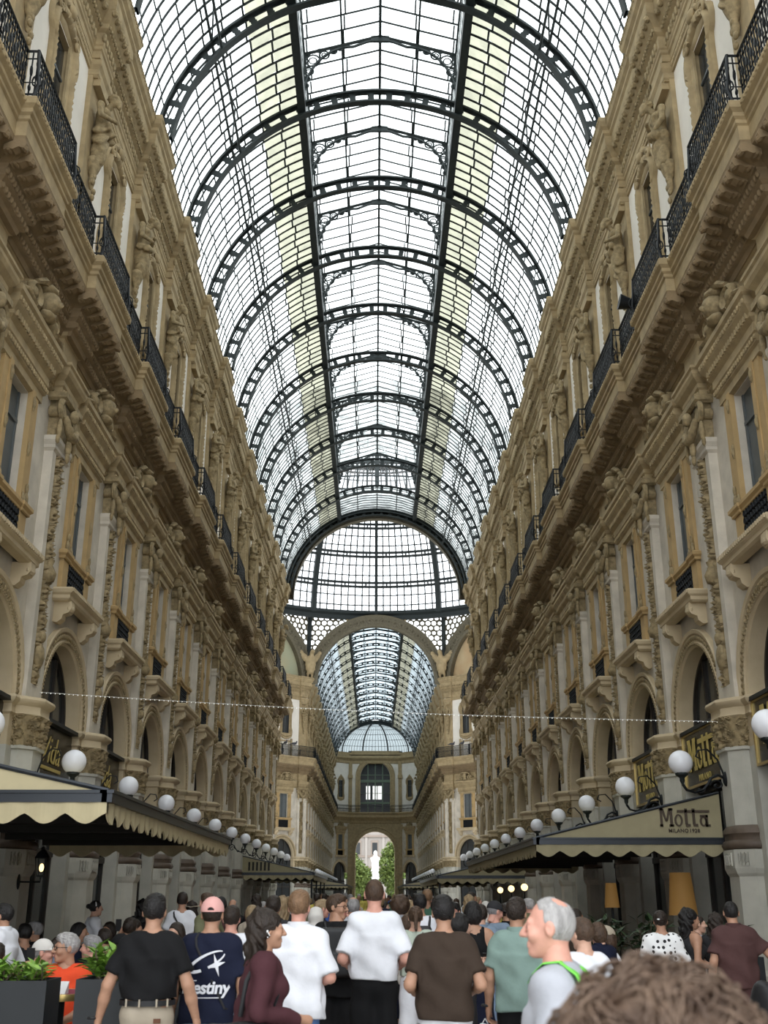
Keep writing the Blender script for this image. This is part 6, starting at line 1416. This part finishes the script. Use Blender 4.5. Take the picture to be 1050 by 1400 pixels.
P['greyhair'] = person(129,1280,12.2,'seated older man with grey hair and pink collar in dark jacket',70,'pink',('navy','shirt'),('charcoal','long'),('grey','short'),('table','table'),sit=True,lod=1,hyaw=10)
P['capman'] = person(164,1277,12.9,'seated man in black cap and dark jacket facing sideways',-60,'light',('charcoal','shirt'),('charcoal','long'),('dark','buzz'),('table','table'),sit=True,lod=1,hat=('cap','cloth_black'),hyaw=0)
P['waitress'] = person(130,1232,18.2,'waitress with white headband in white uniform standing by the grey pedestals',-60,'light',('white','tee'),('offwhite','skirt'),('black','bun'),('fold','phone'),lod=1,fem=True)
m = MB(); m.tube([(.09*math.cos(a),.0,1.66+.09*math.sin(a)) for a in np.linspace(.1,PI-.1,9)], .012, 5); part(P['waitress'], m, 'headband', 'white_plastic')
P['raised'] = person(178,1256,14.9,'seated person in green top raising one arm with a phone beside the pedestals',0,'tan',('green','tee'),('charcoal','long'),('dark','short'),('up','down'),sit=True,lod=1,fem=True,hands={-1:.7})
phone(P['raised'], (-.20,.29,1.67), 'mobile phone raised above the seated guests by the person in green', 0, .2)
P['darkw'] = person(196,1231,18.4,'woman with long black hair in black dress behind the man in black T-shirt',0,'tan',('black','dress'),('black','long'),('black','long'),lod=1,fem=True)
GT = 'guests in the dark under the cream awning'
for i, (u, v, y, hr, hc_, tp, sx) in enumerate(((36,1264,14.7,'short','black','charcoal','with short black hair in charcoal top'),(51,1261,16.1,'short','grey','black','with grey hair in black top'),(107,1262,15.5,'bob','black','navy','with black bob in navy top'),(145,1271,14.0,'short','dark','black','with dark hair and black top, behind the grey haired man'),(151,1261,17.1,'bob','dark','brown','with dark bob in brown top'),(182,1258,16.1,'long','dark','olive','with long dark hair in olive top'),(243,1262,14.1,'bob','dark','charcoal','with dark bob in charcoal top between the planters'),(205,1264,17.2,'short','brown','green','with brown hair in green top'))):
    person(u, v, y, 'seated guest '+sx, random.choice((-80,-30,40,90,150))*0+(40,90,-80,40,150,-80,150,-80)[i], random.choice(('tan','light')), (tp,'tee'), ('charcoal','long'), (hc_,hr), ('table','table'), sit=True, lod=0, group=GT)
# ---------------- standing crowd behind
CR = 'crowd in the arcade'
crowd = [(250,1221,17,'man with dark hair in white T-shirt with black crossbody strap',10,'white','tee','dark','short',None),(263,1232,18,'woman in straw hat and patterned top with long dark hair',0,'cloth_plaid','tee','dark','long','hat'),(286,1222,15.5,'man with brown hair in olive green T-shirt looking aside',60,'olive','tee','brown','short',None),
(317,1240,10.6,'person in white T-shirt hidden behind the pink cap',0,'white','tee','dark','short',None),(319,1230,20,'bald man in black shirt facing the crowd',170,'black','shirt','grey','fringe',None),(344,1238,16.5,'woman with light hair in beige coat',-40,'beige','coat','blond','bob',None),
(374,1226,12.6,'man with dark brown hair in charcoal shirt in front of the awning posts',0,'charcoal','shirt','dark','short',None),(432,1240,13.2,'woman in pale grey headscarf and long coat',0,'offwhite','coat',None,None,'scarf'),(438,1231,15.5,'person with grey-blond hair in navy jacket',-70,'navy','shirt','blond','short',None),
(451,1229,17.8,'man with brown hair in blue jacket',-20,'blue','shirt','brown','short',None),(483,1227,13.4,'man with bald crown and grey fringe in grey shirt',0,'grey','shirt','grey','fringe',None),(475,1238,15.5,'woman with dark hair in red blouse beside the tall man',170,'red','blouse','dark','long',None),
(547,1224,14.2,'person with messy brown hair and grey shirt',20,'grey','shirt','brown','curly',None),(560,1231,17,'woman in yellow scarf and pale dress',0,'yellow','dress','blond','bob',None),(597,1230,15,'person with black hair in black shirt beside the white T-shirt',-30,'black','shirt','black','short',None),(622,1235,15.2,'man with sunglasses and stubble facing the camera',150,'charcoal','tee','black','short',None),
(664,1232,22,'woman in white headscarf far back',0,'offwhite','coat',None,None,'scarf'),(718,1236,20,'person in white shirt under the dark awning',40,'white','shirt','dark','short',None),(785,1243,14.5,'person with dark brown hair behind the elderly man',-60,'brown','tee','dark','bob',None),(770,1240,17,'man in black suit near the stone piers',30,'black','shirt','dark','short',None)]
for (u,v,y,lb,fa,tp,st,hc_,hs,ht) in crowd:
    o = person(u, v, y, lb, fa, random.choice(('tan','light','pink')), (tp,st), (random.choice(('charcoal','jeans','beige','navy')),'long'), (hc_,hs) if hs else None, random.choice((('down','down'),('fold','down'),('bent','fold'))), lod=1 if y < 16 else 0, fem=hs in ('long','bob') or ht == 'scarf', group=CR, hat=(ht,'cloth_offwhite' if ht != 'hat' else 'cloth_beige') if ht else None)
    if 'crossbody' in lb: strap(o, -.12, .16)
    if 'sunglasses' in lb: glasses(o, 0, 0, True)
FC = ['navy','black','white','grey','beige','brown','green','red','greyblue','charcoal','olive','offwhite','maroon','plum','blue','yellow','orange','pink']
FH = [('black','short'),('dark','short'),('brown','short'),('grey','short'),('blond','bob'),('dark','bob'),('brown','long'),('dark','long'),('black','bob'),('silver','short'),('ginger','short'),('blond','long')]
combos = [(c,h) for c in FC for h in FH]; random.shuffle(combos); spots = []
rsf = np.random.RandomState(21)
for y in (19,22,25,28,32,36,41,47,54,63,75,92):
    n = 7 if y < 40 else 9
    for i in range(n): spots.append((-2.9+5.8*(i+.5)/n+rsf.uniform(-.15,.15), y+rsf.uniform(-1.1,1.1)))
for i, (x, y) in enumerate(spots):
    h = rsf.uniform(1.56,1.82); u, v, _ = proj((x,y,h)); c, hr = combos[i]; 
    nm = {'greyblue':'blue-grey','offwhite':'off-white','plum':'plum'}.get(c,c); hn = {'dark':'dark brown'}.get(hr[0],hr[0])
    person(u, v, y, 'distant passer-by in %s top with %s %s hair' % (nm, {'short':'short','bob':'chin-length','long':'long'}[hr[1]], hn), random.choice((0,0,0,10,-15,180,170,90,-90,40)), random.choice(('tan','light','pink','brown')), (c,random.choice(('tee','shirt'))), (random.choice(('charcoal','jeans','beige','navy','black')),'long'), hr, random.choice((('down','down'),('bent','down'),('fold','fold'))), lod=0, fem=hr[1] != 'short', group='distant crowd')
